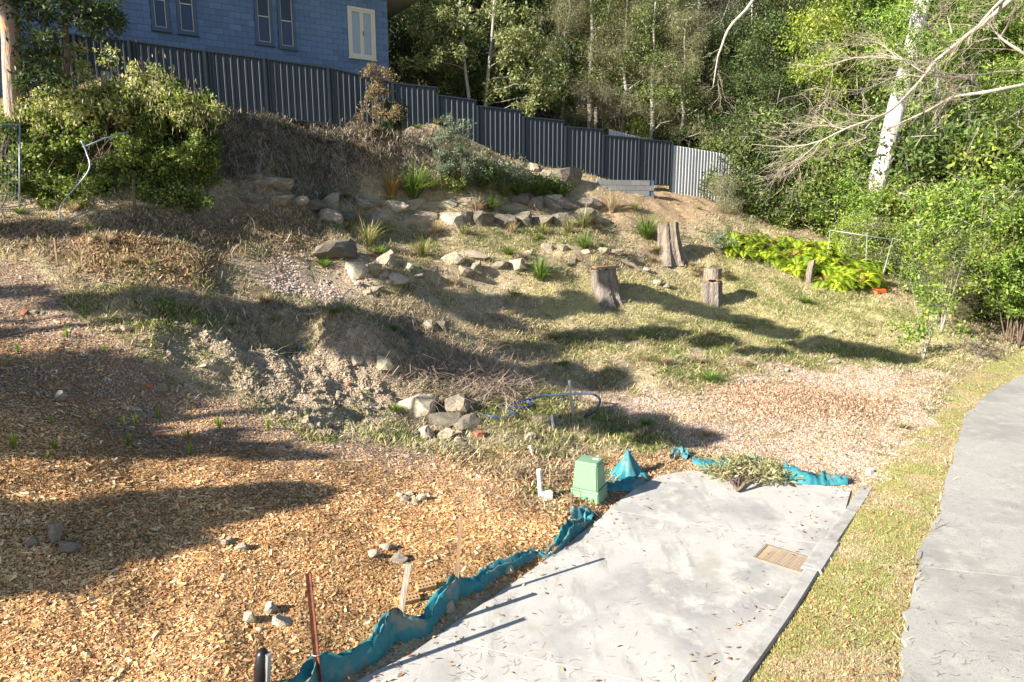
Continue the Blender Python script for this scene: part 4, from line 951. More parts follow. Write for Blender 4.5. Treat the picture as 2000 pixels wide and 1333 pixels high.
# near edge of the bush, by hand
for (px, Y, k, s) in [(820,38,'darkA',1.3),(890,39,'darkA',1.35),(770,36.5,'darkA',1.15),(1000,37.5,'darkA',1.1),(1060,38.5,'broadA',1.2),(1130,37,'oliveA',.95),(1185,36,'oliveA',.85),(1230,35,'oliveB',1.0),(1160,40,'broadB',1.25),
        (1270,38,'bareA',1.15),(1330,37,'oliveB',1.1),(1390,38,'bareA',1.2),(1300,35.2,'oliveA',.72),(1360,34.6,'broadA',.72),(1400,33.6,'darkA',.7),(1455,32.5,'darkA',.78),(1500,33,'broadA',.85),(1430,35.5,'darkA',.95),(1480,36,'darkA',1.1),
        (1550,31.5,'limeA',.85),(1590,33,'limeA',1.05),(1530,35,'limeA',1.15),(1620,34,'wattleA',1.25),(1660,36,'wattleA',1.35),(1560,38,'wattleB',1.3),(1480,40,'oliveA',1.3),(1700,33,'wattleB',1.0),(1750,35,'wattleA',1.3),
        (1830,33,'wattleB',1.15),(1880,31,'wattleA',1.05),(1930,33,'wattleB',1.2),(1980,30,'wattleA',1.0),(2050,31,'wattleB',1.2),(1890,36,'limeA',1.3),(1960,27,'broadB',.72),(2030,26,'wattleB',.8),(1810,38,'broadA',1.4),
        (2090,29,'broadA',1.1),(2080,24,'wattleA',.75),
        (1100,34.5,'oliveA',.8),(1150,34,'broadB',.85),(1210,33.5,'oliveA',.75),(1265,33.2,'broadB',.75),(1320,33,'oliveA',.7),(1375,34,'darkA',.85),(1200,42,'broadA',1.4),(1300,43,'broadB',1.4),(1400,42,'darkA',1.5),(1100,43,'broadA',1.4),(1450,34,'darkA',.95),(1500,31.5,'darkA',.7),(840,34.5,'darkA',1.0),(800,33.5,'darkA',.8),(930,35,'darkA',1.0)]:
    forest(px, Y, k, s)
# shrubs along the edge
for (px, Y, k, s) in [(1410,31,'bushD',1.0),(1450,29.8,'bushD',1.1),(1500,29.5,'bushD',1.15),(1540,29.2,'bushW',1.2),(1480,31,'bushD',1.5),(1590,29.5,'bushL',1.3),(1640,29,'bushW',1.25),(1690,28.3,'bushL',1.2),(1560,30.5,'bushW',1.5),
        (1740,28.4,'bushW',1.2),(1780,27.6,'bushO',1.1),(1800,26.5,'bushL',1.25),(1840,26,'bushW',1.45),(1880,25.2,'bushL',1.4),(1920,24.5,'bushW',1.5),(1960,24,'bushL',1.4),(2000,23.6,'bushO',1.5),(1850,24.4,'bushL',1.0),(1900,23.4,'bushD',1.0),(1945,22.8,'bushL',1.05),
        (1830,28,'bushD',2.0),(1900,27.5,'bushW',2.2),(1970,26.5,'bushL',2.1),(2030,25,'bushD',2.0),(1990,22.3,'bushD',.85),(1880,22.6,'bushO',.6),(1420,28.4,'bushO',.55),(1650,30.5,'bushD',1.9),(1715,31,'bushW',2.0),(1770,30,'bushD',2.0),
        (1340,33.6,'bushD',1.0),(1110,34.5,'bushO',1.1),(1180,33.6,'bushO',.9),(1230,33.4,'bushL',.7),(900,31.5,'bushD',1.2),(985,34.5,'bushD',1.4),(1060,35.2,'bushD',1.3),
        (1120,38.5,'bushO',2.2),(1180,38,'bushD',2.0),(1240,37,'bushO',2.0),(1290,37,'bushD',2.2),(1350,36.5,'bushO',2.0),(1400,36,'bushD',2.3),(1330,40,'bushO',2.6),(1230,41,'bushD',2.8),(1150,42,'bushO',2.8),(1420,39,'bushD',2.8),(1080,40,'bushD',2.6),(1500,38,'bushD',2.8),(960,36.5,'bushD',2.0),(880,36,'bushD',2.0)]:
    forest(px, Y, k, s)
# hillside behind
g = np.random.default_rng(21)
hill = [(x, 46+8*r+g.normal(0, 1.3)) for r in range(4) for x in np.arange(600+20*(r % 2), 2250, 62+10*r)]
for (px, Y) in hill:
    px = px+g.normal(0, 16)
    pool = ['oliveA', 'oliveB', 'bareA', 'oliveA', 'broadB', 'oliveB'] if px < 1560 else ['wattleA', 'wattleB', 'oliveA', 'broadB', 'limeA', 'oliveB']
    if px < 1000: pool = ['broadA', 'darkA', 'oliveA', 'broadB']
    forest(px, Y, pool[g.integers(0, len(pool))], g.uniform(1.15, 1.6))
for px, Y in ((-60, 27), (30, 29), (110, 31), (-150, 26), (200, 40), (-50, 38)):
    forest(px, Y, 'darkA', 1.25)
for (px, Y, k, s) in ((1672, 26.6, 'bushL', .8), (1725, 26.4, 'bushW', .75), (1700, 26.2, 'bushO', .7)): forest(px, Y, k, s)

# ------------------------------------------------------------------ individual trees
def custom_tree(name, label, trunks, clumps, pal, bark, seed, L=.15, Wd=.028, cnt=200, droop=.2, cat='tree', group=None, flat=.8, extra=None, limbs=True, leafm='leaf_solo', tsides=9, limb_r=.02, hollow=2.2, base=None):
    g = np.random.default_rng(seed); base = trunks[0][0][0] if base is None else base
    o = thing(name, label, cat, base, group); tb = MB(); allp = []
    for (pts, r0, r1) in trunks:
        sp_ = smoothpath(pts, 14); tb.tube(sp_, np.linspace(r0, r1, 14)*(1+g.normal(0, .03, 14)), tsides); allp.append(sp_)
    allp = np.vstack(allp); cen = []; rad = []; ct = []
    for (c, r) in clumps:
        c = np.asarray(c, float)
        if limbs:
            d = np.linalg.norm(allp-c, axis=1)+np.maximum(allp[:, 2]-c[2], 0)*1.5; a = allp[np.argmin(d)]
            lp = limb(a, c, g, 6, .05, .05); tb.tube(lp, np.linspace(limb_r, limb_r*.3, 6), 5)
            for _ in range(4):
                e = c+unit(g.normal(0, 1, 3))*r*.8; tb.tube(limb(lp[4], e, g, 3), (limb_r*.4, limb_r*.3, .004), 4)
        for _ in range(5): cen.append(c+g.normal(0, .45, 3)*r*np.array([1, 1, flat])); rad.append(r*g.uniform(.35, .7)); ct.append(cnt*g.uniform(.6, 1.4)/5)
    part('trunk' if cat == 'tree' else 'stem', np.array(tb.V), tb.F, bark, o, None, True)
    if clumps:
        V, F_, c = leafcloud(cen, rad, ct, L, Wd, droop, PAL[pal], g, .9, hollow); part('crown' if cat == 'tree' else 'foliage', V, F_, leafm, o, np.repeat(c, 4, 0))
    return o
# twin pale stemmed tree behind the fence
Yt = 29.3
def wl(pts, Y): return [W(a, b, Y) for a, b in pts]
ct_ = [((x, y), r) for x, y, r in [(835,70,.75),(815,50,.6),(850,105,.75),(880,80,.7),(825,120,.5),(870,135,.6),(905,110,.6),(890,40,.6),(860,30,.6),(985,110,.6),(1010,150,.75),(1040,165,.75),(1060,150,.6),(1000,185,.65),(1030,200,.6),(975,165,.6),(1065,185,.5),(1015,105,.6),(990,70,.6),(1030,60,.6),(1060,90,.6),(925,60,.5),(940,20,.6),(1000,20,.7),(870,-10,.7),(965,140,.5)]]
custom_tree('pale_stem_tree', 'glossy leaved tree with two slender pale stems rising behind the fence', [(wl([(946,240),(950,190),(955,130),(962,60),(966,-10),(970,-120)], Yt), .085, .04), (wl([(920,235),(916,190),(908,130),(903,60),(898,-10),(890,-90)], Yt-.3), .08, .035)],
            [(W(a, b, Yt+rng.normal(-.3, .6)), r) for (a, b), r in ct_], 'glossy', 'bark_pale', 31, .15, .035, 480, .1, limb_r=.022)
# slender pale stems in the bush
for i, pts in enumerate([[(1358,215),(1362,100),(1365,0),(1366,-60)], [(1470,150),(1469,60),(1470,-40)], [(1235,190),(1250,120),(1262,40),(1268,-40)], [(1820,330),(1828,240),(1832,150)], [(1838,300),(1834,200),(1830,120)]]):
    Y = 35.5 if i < 3 else 28.5
    pw_ = wl(pts, Y); pw_ = [np.array([pw_[0][0], pw_[0][1], gz(pw_[0][0], pw_[0][1])-.1])]+pw_
    custom_tree('slender_tree', 'slender bare pale trunk standing among the bush foliage', [(pw_, .07, .04)], [], 'olive', 'bark_pale', 40+i, group='slender pale trunks in the bush')
# big pinkish trunk in the bush
pw_ = wl([(1345,170),(1335,110),(1315,50),(1305,-20),(1295,-90)], 36.5); pw_ = [np.array([pw_[0][0]+.4, pw_[0][1], gz(pw_[0][0], pw_[0][1])-.1])]+pw_
mat('bark_pink', (.46, .36, .29), .85, noise=[(3, (.30, .23, .19), .45, .65, (1, 1, .3))], bump=(14, .02))
custom_tree('smooth_gum_tree', 'thick pinkish smooth gum trunk among grey twiggy trees', [(pw_, .42, .30)], [], 'olive', 'bark_pink', 50)
# leaning white trunk
custom_tree('white_trunk_tree', 'thick leaning white barked trunk at the edge of the bush', [(wl([(1690,470),(1700,420),(1716,350),(1738,265),(1757,190),(1778,110),(1800,10),(1815,-80)], 28.0), .39, .26)],
            [(W(1770,120,27.2), .6), (W(1800,70,27.3), .6), (W(1745,85,27.5), .5), (W(1775,20,27.2), .6), (W(1790,140,27.3), .5), (W(1752,175,27.2), .4), (W(1690,400,26.9), .5), (W(1725,395,26.9), .5)], 'wattle', 'bark_white', 51, .2, .02, 420, .4, tsides=14, limb_r=.03)
# gum trunk at the far end of the bank and its small dark companion
custom_tree('peeling_gum_tree', 'tall gum trunk with orange peeling bark rising above the hedge', [(wl([(33,260),(30,225),(26,170),(22,90),(17,0),(12,-120)], 18.4), .25, .20)], [(W(-30,-40,18.), .8), (W(60,-50,18.4), .7)], 'broad', 'bark_gum', 52, tsides=12)
custom_tree('dark_leaf_tree', 'small tree with dark lance shaped leaves beside the peeling gum trunk', [(wl([(130,260),(128,190),(131,120),(128,60),(124,10),(120,-60)], 18.6), .085, .05)],
            [(W(x, y, 18.5+rng.normal(0, .5)), r) for x, y, r in [(95,20,.55),(150,25,.55),(195,30,.45),(70,50,.5),(170,5,.5),(210,15,.4),(110,-10,.6),(60,0,.5),(185,55,.35),(150,-20,.6),(75,95,.5),(60,130,.5),(90,150,.45),(95,110,.4),(70,180,.5),(215,40,.3)]], 'dark', 'bark_brown', 53, .17, .024, 300, .2)
# leafless tree whose limbs reach in over the verge
Yb = 17.0
def c3(pts): return [(1300+x/2.857, y/2.857) for x, y in pts]
limbs_px = [[(2150,-160),(1925,0),(1790,120),(1600,265),(1500,350),(1440,430),(1300,580),(1200,650),(1000,720),(860,790),(690,820),(480,805)],
            [(2150,-200),(1880,0),(1720,170),(1580,265)],
            [(2300,420),(2000,475),(1780,515),(1600,545),(1480,610),(1350,670),(1180,740),(1080,700)],
            [(1760,505),(1700,440),(1560,430),(1460,415),(1350,345),(1270,290)],
            [(1600,275),(1500,345),(1420,355),(1330,335),(1100,320),(880,370)],
            [(2200,420),(2000,300),(1870,210),(1830,160)], [(1870,210),(1920,120),(1940,20)],
            [(1560,255),(1500,190),(1490,120),(1540,60)], [(1440,430),(1300,425),(1090,500),(820,480)], [(1600,190),(1570,80),(1530,0)],
            [(2100,400),(1900,400),(1700,420),(1500,400)], [(1800,520),(1690,480),(1560,520),(1400,530)], [(1200,650),(1050,640),(960,600),(870,560)], [(1000,720),(860,700),(700,745)], [(860,790),(760,880),(690,920)], [(1100,740),(1115,770),(960,830),(780,850)],
            [(1300,330),(1180,240),(1000,250),(860,240)], [(1350,345),(1180,300),(1000,330)]]
lr = [.10, .085, .085, .045, .045, .09, .05, .04, .03, .03, .045, .035, .02, .018, .015, .016, .02, .018]
g = np.random.default_rng(61); tb = MB(); lw = []; TK = np.array([xat(2290, 17.5), 17.5, 0]); TK[2] = gz(TK[0], TK[1])-.2
for pts, r in zip(limbs_px, lr):
    w_ = smoothpath([W(a, b, Yb+.8*math.sin(i*.9+r*40)) for i, (a, b) in enumerate(c3(pts))], 22); tb.tube(w_, r*.55*(1-np.linspace(0, 1, 22))**.9+.004, 6); lw.append((w_, r))
start = [l[0][0] for l in lw]
trunk = smoothpath([TK, TK+np.array([.1, 0, 3.]), TK+np.array([-.2, 0, 6.5]), TK+np.array([.1, .1, 11.5])], 12); tb.tube(trunk, np.linspace(.30, .16, 12), 10)
for k in (0, 1, 2, 5, 10):
    a = trunk[np.argmin(np.linalg.norm(trunk-start[k], axis=1)+np.maximum(trunk[:, 2]-start[k][2]+.8, 0))]; tb.tube(limb(a, start[k], g, 6, .05, .01), np.linspace(lr[k]*1.0, lr[k]*.62, 6), 6)
hang = smoothpath([W(1780,-420,17.5)]+[W(a, b, 18.5) for a, b in c3([(640,-330),(490,0),(360,150),(310,270),(290,330),(265,490)])], 22); tb.tube(hang, np.linspace(.06, .012, 22), 6); lw.append((hang, .05))
a = trunk[-1]; tb.tube(limb(a, hang[0], g, 6, .12, .01), np.linspace(.12, .06, 6), 6)
bare = thing('leafless_tree', 'leafless pale tree whose bare limbs and twigs hang over the bush edge', 'tree', TK)
mat('bark_limb', (.44, .39, .325), .85, noise=[(7, (.30, .26, .21), .45, .65)], bump=(14, .02)); part('trunk', np.array(tb.V), tb.F, 'bark_limb', bare, None, True)
tw = MB()
def twig(a, d, L_, r, lvl):
    e = a+d*L_+np.array([0, 0, -.05*L_]); lp = limb(a, e, g, 4, .0, .09); V_, F__ = tube(lp, np.linspace(r, r*.35, 4), 3); tw.add(V_, F__)
    if lvl > 0:
        for _ in range(g.integers(2, 5)):
            q = lp[g.integers(1, 4)]; twig(q, unit(d+g.normal(0, .5, 3)), L_*g.uniform(.35, .7), r*.6, lvl-1)
for w_, r in lw:
    hangs = w_ is hang; T_ = np.gradient(w_, axis=0)
    for _ in range(14 if not hangs else 9):
        i = g.integers(3 if not hangs else 12, 22); d = unit(unit(T_[i])*1.0+g.normal(0, .55, 3)*np.array([1, .6, .8])); twig(w_[i], d, g.uniform(.35, 1.1)*(.7 if hangs else 1), .006, 2)
mat('twig_tan', (.34, .28, .22), .9); part('twigs', np.array(tw.V), tw.F, 'twig_tan', bare)

# ------------------------------------------------------------------ trees standing out of frame whose shade falls on the slope
def shade_tree(seed, blobs, t, base_off=0., dens=1.0):
    g = np.random.default_rng(seed); cl_ = []
    for (px, py, r) in blobs:
        q = P(px, py); c = q+SUN*(t+g.normal(0, .6)); cl_.append((c, r*.95))
    cm = np.mean([c for c, _ in cl_], axis=0); b = cm.copy()-np.array([0, base_off, 0]); b[0] = min(b[0], -(.8*max(b[1], 2)+2.5)); b[2] = gz(b[0], b[1])-.3
    custom_tree('tall_gum_tree', 'tall spreading gum tree shading the slope', [([b, b*.6+cm*.4+np.array([.3, .2, 0]), cm], .10, .04)], cl_, 'broad', 'bark_gum', seed, .22, .06, int(520*dens), .2, group='tall gum trees shading the slope', limb_r=.02, hollow=3)
shade_tree(71, [(-160,1110,.55),(-60,1090,.55),(40,1070,.50),(130,1055,.46),(220,1038,.40),(310,1018,.36),(400,998,.28),(480,982,.22),(555,968,.15),(20,1040,.45),(120,1030,.4),(-60,1040,.5)], 13, dens=3)
shade_tree(72, [(-80,862,.3),(30,860,.3),(150,850,.28),(270,856,.26),(390,866,.24),(500,880,.2),(590,892,.14)], 14, dens=.8)
shade_tree(73, [(-90,745,.38),(10,740,.36),(110,735,.34),(220,735,.3),(310,745,.24),(-60,650,.25),(40,572,.22)], 15, dens=.7)
shade_tree(74, [(180,598,.3),(290,600,.3),(400,605,.35),(480,610,.25),(560,615,.3),(680,640,.4),(740,645,.45),(790,645,.35),(720,675,.4),(870,715,.3)], 20, dens=3.2)
shade_tree(75, [(930,592,.45),(1010,598,.5),(1090,600,.45),(1150,596,.3),(960,625,.3),(1310,590,.4),(1370,605,.4),(1450,625,.42),(1530,650,.42),(1610,672,.42),(1690,690,.38),(1750,700,.25)], 23, dens=4)
shade_tree(76, [(1060,690,.45),(1130,665,.42),(1220,655,.42),(1310,655,.42),(1400,668,.36),(1480,688,.25),(1000,730,.5),(1080,735,.5),(1160,735,.45),(1210,750,.3),(1160,820,.42),(1240,830,.42),(1310,845,.35),(1360,860,.2)], 21, dens=3.6)
shade_tree(77, [(430,330,.7),(480,310,.6),(540,300,.55),(620,320,.5),(690,335,.5),(440,425,.5),(350,440,.5),(540,435,.4),(640,448,.35),(230,440,.5),(100,450,.5),(0,450,.5)], 22, dens=1.6)
# ------------------------------------------------------------------ hedge of scrambling shrubs on the bank
PAL['hedge'] = [(.16, .22, .04), (.23, .29, .06), (.10, .15, .03), (.32, .34, .10), (.06, .10, .02)]
PAL['hedgetop'] = [(.32, .36, .09), (.42, .42, .14), (.22, .29, .06), (.50, .47, .24)]
hl = 'scrambling green shrub of the vine covered hedge on the bank'
hg = 'shrubs of the vine covered hedge'
g = np.random.default_rng(81)
hedge_cols = [(-40, 16.4), (20, 16.5), (80, 16.7), (140, 16.9), (200, 17.1), (260, 17.3), (320, 17.5), (375, 17.9)]
for i, (px, Y) in enumerate(hedge_cols):
    top = np.interp(px, [-40, 60, 130, 200, 270, 330, 380], [230, 222, 205, 170, 150, 165, 215]); foot = np.interp(px, [-40, 400], [420, 405])
    cl_ = []
    for k in range(34):
        f = g.random(); y = foot-14+(top-foot+20)*f; Yk = Y+(1.0-f)*-.1+f*1.7+g.normal(0, .25)
        cl_.append((W(px+g.normal(0, 26), y, Yk), g.uniform(.26, .42)))
    b = W(px, foot, Y); b[2] = gz(b[0], b[1])-.05
    stems = []
    for s in range(4):
        b2 = b+np.array([g.normal(0, .3), g.normal(0, .15), 0]); b2[2] = gz(b2[0], b2[1])-.1
        stems.append(([b2, b2+np.array([g.normal(0, .12), .3, .7]), b2+np.array([g.normal(0, .25), .8, 1.5])], .018, .008))
    custom_tree('hedge_shrub', hl, stems, cl_, 'hedge', 'bark_brown', 300+i, .085, .03, 480, .15, 'shrub', hg, flat=.75, limb_r=.009, tsides=6)
# flowering top of the hedge with pale hanging catkins
ca = []; 
for i, (x, y, Y, r) in enumerate([(60,215,18.2,.5),(110,205,18.3,.5),(160,190,18.4,.55),(215,175,18.5,.55),(265,160,18.6,.6),(285,140,18.8,.4),(320,175,18.6,.55),(365,205,18.5,.5),(395,225,18.5,.4),(240,200,18.0,.6),(300,200,18.,.6),(180,215,17.9,.5),(100,230,17.8,.5),(350,230,18.,.5)]):
    ca.append((W(x, y, Y), r))
b = W(240, 230, 18.6); b[2] = gz(b[0], b[1])-.1
cs = custom_tree('catkin_shrub', 'yellow green shrub hung with pale catkins on top of the hedge', [([b, b+np.array([.1, 0, .5]), W(260, 170, 18.6)], .05, .02)], ca, 'hedgetop', 'bark_pale', 320, .11, .026, 420, .3, 'shrub', limb_r=.012)
n = 1500; c0 = np.array([c for c, _ in ca])[g.integers(0, len(ca), n)]+g.normal(0, .38, (n, 3))*np.array([1, 1, .6]); d = unit(g.normal(0, .18, (n, 3))+np.array([0, 0, -1.])); 
V, F_ = kites(c0, c0+d*g.uniform(.08, .17, (n, 1)), unit(np.cross(d, g.normal(0, 1, (n, 3))))*.010); tag(part('catkins', V, F_, 'leaf_solo', cs, np.repeat(palette([(.55, .48, .26), (.62, .54, .34), (.46, .36, .18)], g, n), 4, 0)), kind='stuff')
# upright sprays behind the hedge
for i, (x, y0, y1, Y, pal, lb) in enumerate([(130,215,110,18.9,'lime','thin yellow green sapling growing above the hedge beside the dark tree'),(172,200,100,19.0,'hedgetop','pale yellow sapling growing between the dark tree and the cut stump')]):
    b = W(x, y0, Y); t = W(x, y1, Y); custom_tree('sapling', lb, [([b, (b+t)/2, t], .02, .008)], [(b+(t-b)*f+g.normal(0, .1, 3), .22) for f in (.2, .4, .55, .7, .85, 1)], pal, 'bark_brown', 330+i, .12, .016, 90, -.4, 'sapling', limb_r=.006)
b = W(208, 205, 19.2); t = W(205, 140, 19.2)
o = thing('cut_stump_trunk', 'pale cut trunk rising out of the hedge top with bare shoots', 'stump', b-np.array([0, 0, .5]))
part('stem', *tube([b-np.array([0, 0, .5]), (b+t)/2, t], [.13, .12, .11], 9, True), 'bark_pale', o, None, False)
tb = MB()
for k in range(10): e = t+np.array([g.normal(0, .28), g.normal(0, .2), g.uniform(.4, .85)]); tb.tube(limb(t-np.array([0, 0, .05]), e, g, 4), (.012, .009, .006, .003), 4)
tb.part('shoots', 'bark_brown', o)
# dead shrub and weeds in front of fence
def leafy(name, label, px, py, Y, h, w, pal, seed, L, Wd, cnt, cat='shrub', group=None, bark='bark_brown', droop=.1, ncl=9):
    g = np.random.default_rng(seed); b = P(px, py) if Y is None else W(px, py, Y)
    b[2] = max(gz(b[0], b[1]), b[2]-.3)-.03; st = []; cl_ = []
    for s in range(4): e = b+np.array([g.normal(0, w*.35), g.normal(0, w*.25), h*g.uniform(.7, 1.)]); st.append(([b, (b+e)/2+g.normal(0, .05, 3), e], .009+h*.0035, .004))
    for k in range(ncl): f = g.uniform(.25, 1); cl_.append((b+np.array([g.normal(0, w*.33), g.normal(0, w*.25), h*f]), w*.28))
    return custom_tree(name, label, st, cl_, pal, bark, seed, L, Wd, cnt, droop, cat, group, limb_r=.006, tsides=5, base=b)
PAL['rusty'] = [(.24, .17, .10), (.30, .20, .12), (.17, .14, .08), (.20, .20, .09)]
PAL['straw'] = [(.46, .36, .23), (.38, .29, .18), (.54, .44, .30)]
PAL['sage'] = [(.15, .19, .12), (.21, .25, .16), (.10, .14, .08), (.28, .31, .21)]
leafy('dead_shrub', 'reddish brown half dead shrub against the dark steel fence', 737, 232, 22.6, 1.75, .9, 'rusty', 341, .09, .02, 200, ncl=16)
leafy('low_shrub', 'small dark green shrub beside the half dead brown shrub', 775, 245, 23.2, 1.0, .8, 'dark', 342, .1, .025, 160)
wd = 'tall grey green weed with long upright sprays in front of the fence'
for i, (x, y, h, w) in enumerate([(862,350,2.0,.55),(885,345,2.3,.6),(905,340,1.9,.7)]): leafy('tall_weed', wd, x, y, 22.9, h, w, 'sage', 350+i, .10, .012, 130, 'weed', 'tall grey green weeds', droop=-.3, ncl=18)
for i, (x, y, h, w, pal) in enumerate([(905,372,1.0,1.2,'sage'),(945,368,.9,1.2,'broad'),(990,370,.8,1.1,'sage'),(880,375,.8,.9,'hedge'),(1100,375,.7,.6,'rusty'),(1055,378,.6,.9,'broad')]):
    leafy('weed_bush', 'low grey green weedy bush growing above the boulder wall', x, y, None, h, w, pal, 360+i, .11, .018, 150, 'weed', 'weedy bushes above the boulder wall', ncl=14)
for i, (x, y, h, w, pal, lb) in enumerate([(1400,500,.9,1.0,'sage','wispy grey green weed behind the cut stumps'),(1440,470,.8,1.0,'olive','wispy olive weed at the end of the fern bed'),(1385,545,.5,.7,'rusty','low brown weed behind the capped stump')]): leafy('weed_bush', lb, x, y, None, h, w, pal, 370+i, .1, .014, 110, 'weed')
leafy('young_tree', 'thin young sapling with sparse leaves standing in the grass beside the gravel', 1803, 705, None, 2.2, 1.0, 'wattle', 381, .12, .03, 60, 'sapling', bark='bark_pale', ncl=12)
leafy('young_tree', 'thin pale stemmed sapling standing in front of the bush shrubs', 1838, 650, None, 2.6, 1.1, 'lime', 382, .12, .03, 70, 'sapling', bark='bark_pale', ncl=14)
for i, (x, y, h) in enumerate([(1975,672,4.4),(1990,680,5.0),(1965,668,3.9),(1998,665,4.6)]): leafy('stem_clump', 'slender multi stemmed tree with pale stems at the footpath bend', x, y, None, h, 1.0, 'wattle', 385+i, .14, .03, 260, 'tree', 'slender trees at the footpath bend', bark='bark_brown', ncl=16)
# ------------------------------------------------------------------ strappy plants, tufts, ferns
def strap_mesh(seed, n, h, w, pal, spread=1.15):
    g = np.random.default_rng(seed); V = []; F_ = []; C_ = []
    for i in range(n):
        a = g.random()*6.28; d = np.array([math.cos(a), math.sin(a), 0]); s = np.array([-d[1], d[0], 0])*w*g.uniform(.7, 1.2); ln = h*g.uniform(.6, 1.15); sp_ = spread*g.uniform(.15, 1.0); b = d*g.random()*.08*h
        o = len(V); c = np.array(pal[g.integers(0, len(pal))])*g.uniform(.75, 1.25)
        for k, f in enumerate((0, .35, .7, 1)):
            q = b+d*ln*sp_*f**1.4+np.array([0, 0, ln*(f*1.0-.62*sp_*f**2.2)]); ww = s*(1-.0*f if f < .5 else 1-.8*(f-.5)*2*.95); V += [q-ww, q+ww]; C_ += [c, c]
        for k in range(3): F_.append((o+2*k, o+2*k+1, o+2*k+3, o+2*k+2))
    return mesh('blades', np.array(V), np.array(F_), 'leaf_solo', np.array(C_))
STR = {'lush': [strap_mesh(i, 260, 1.0, .010, [(.13, .22, .04), (.18, .28, .06), (.24, .32, .09), (.09, .15, .03)]) for i in (1, 2)],
       'mid': [strap_mesh(i, 150, 1.0, .009, [(.12, .18, .04), (.17, .22, .06), (.30, .28, .12), (.46, .38, .2)], .95) for i in (3, 4)],
       'straw': [strap_mesh(i, 150, 1.0, .008, [(.46, .36, .22), (.54, .45, .3), (.36, .28, .17)], .95) for i in (5, 6)],
       'seed': [strap_mesh(i, 16, 1.0, .05, [(.22, .30, .05), (.30, .36, .08), (.16, .24, .04)], .55) for i in (7, 8)],
       'burn': [strap_mesh(9, 90, 1.0, .012, [(.42, .22, .08), (.30, .28, .09), (.5, .3, .14)], .9)]}
si = [0]
def strappy(px, py, hpx, kind, label, group=None, cat='plant', name='strappy_plant', wide=1.1):
    q = P(px, py); h = hpx*mpp(q)*(1.0 if kind == 'seed' else 1.3); si[0] += 1; o = thing(name, label, cat, q-np.array([0, 0, .02]), group, si[0]*1.7); o.scale = (h*wide, h*wide, h); link('leaves', STR[kind][si[0] % len(STR[kind])], o); return o
strappy(808, 388, 62, 'lush', 'large arching green strappy plant above the boulder wall'); strappy(765, 385, 48, 'burn', 'yellow and orange strappy plant beside the large green one')
sg = 'strappy plants above the boulder wall'
for (x, y, h, k) in [(680,452,24,'mid'),(760,456,26,'mid'),(850,456,26,'straw'),(905,458,22,'mid'),(1000,456,26,'straw'),(1060,458,28,'mid'),(1110,456,30,'mid')]: strappy(x, y, h, k, 'low grass clump growing at the foot of the boulder wall', 'grass clumps at the boulder wall foot')
for (x, y, h, k) in [(1015,385,42,'lush'),(1050,386,36,'lush'),(985,384,36,'mid'),(1095,388,30,'lush'),(845,372,34,'mid')]: strappy(x, y, h, k, 'medium green strappy clump on the terrace above the boulder wall', sg)
strappy(1262, 466, 46, 'lush', 'bright green strappy clump beside the tall split stump'); strappy(1055, 548, 46, 'lush', 'dense green strappy clump in the stone edging'); strappy(825, 504, 40, 'mid', 'green strappy clump in front of the boulder wall foot')
strappy(720, 482, 52, 'mid', 'thin upright strappy clump behind the tall rounded boulder'); strappy(1140, 486, 30, 'lush', 'soft green grass clump above the stone edging'); strappy(1140, 445, 40, 'mid', 'strappy clump at the end of the boulder wall')
strappy(1195, 415, 40, 'straw', 'straw coloured dry grass clump beside the boulder wall end'); strappy(1240, 412, 22, 'mid', 'small strappy tuft on the bare dirt below the block wall'); strappy(700, 440, 34, 'straw', 'dry grass clump hanging over the boulder wall'); strappy(930, 415, 34, 'straw', 'dry grass clump growing between the wall boulders')
strappy(960, 412, 30, 'lush', 'bright leafy tuft sprouting from the top of the boulder wall'); strappy(1285, 470, 26, 'straw', 'dry straw tuft at the foot of the tall split stump')
edge = np.abs(_terr-.5) < .45
p, nr, g2 = sample(base_open*(YY > 12.5)*(YY < 30)*(.35+2.5*edge)*(.2+sstep(.45, .6, n2(XX, YY, 1.2, 3))), 230, .3, seed=41)
for i in range(230):
    o = thing('grass_tuft', 'small grass tuft growing on the cleared slope', 'grass tuft', p[i], 'grass tufts on the slope', i*1.3); h = g2.uniform(.12, .42); o.scale = (h*1.5, h*1.5, h*.8); link('leaves', STR[('straw', 'mid', 'straw', 'lush')[i % 4]][i % 2], o)
for (x, y, h) in [(30,880,44),(108,880,30),(92,898,22),(250,872,34),(265,832,30),(372,890,34),(428,842,34),(368,862,30),(524,842,34),(310,820,30),(100,830,26),(130,660,28),(205,690,28),(35,690,24),(15,715,24),(240,830,24),(420,830,20),(380,640,22),(507,1222,14),(450,1068,14),(755,1088,12)]:
    strappy(x, y, h*1.15, 'seed', 'small green seedling planted in the wood chip mulch', 'seedlings in the mulch', 'seedling', 'seedling', .6)
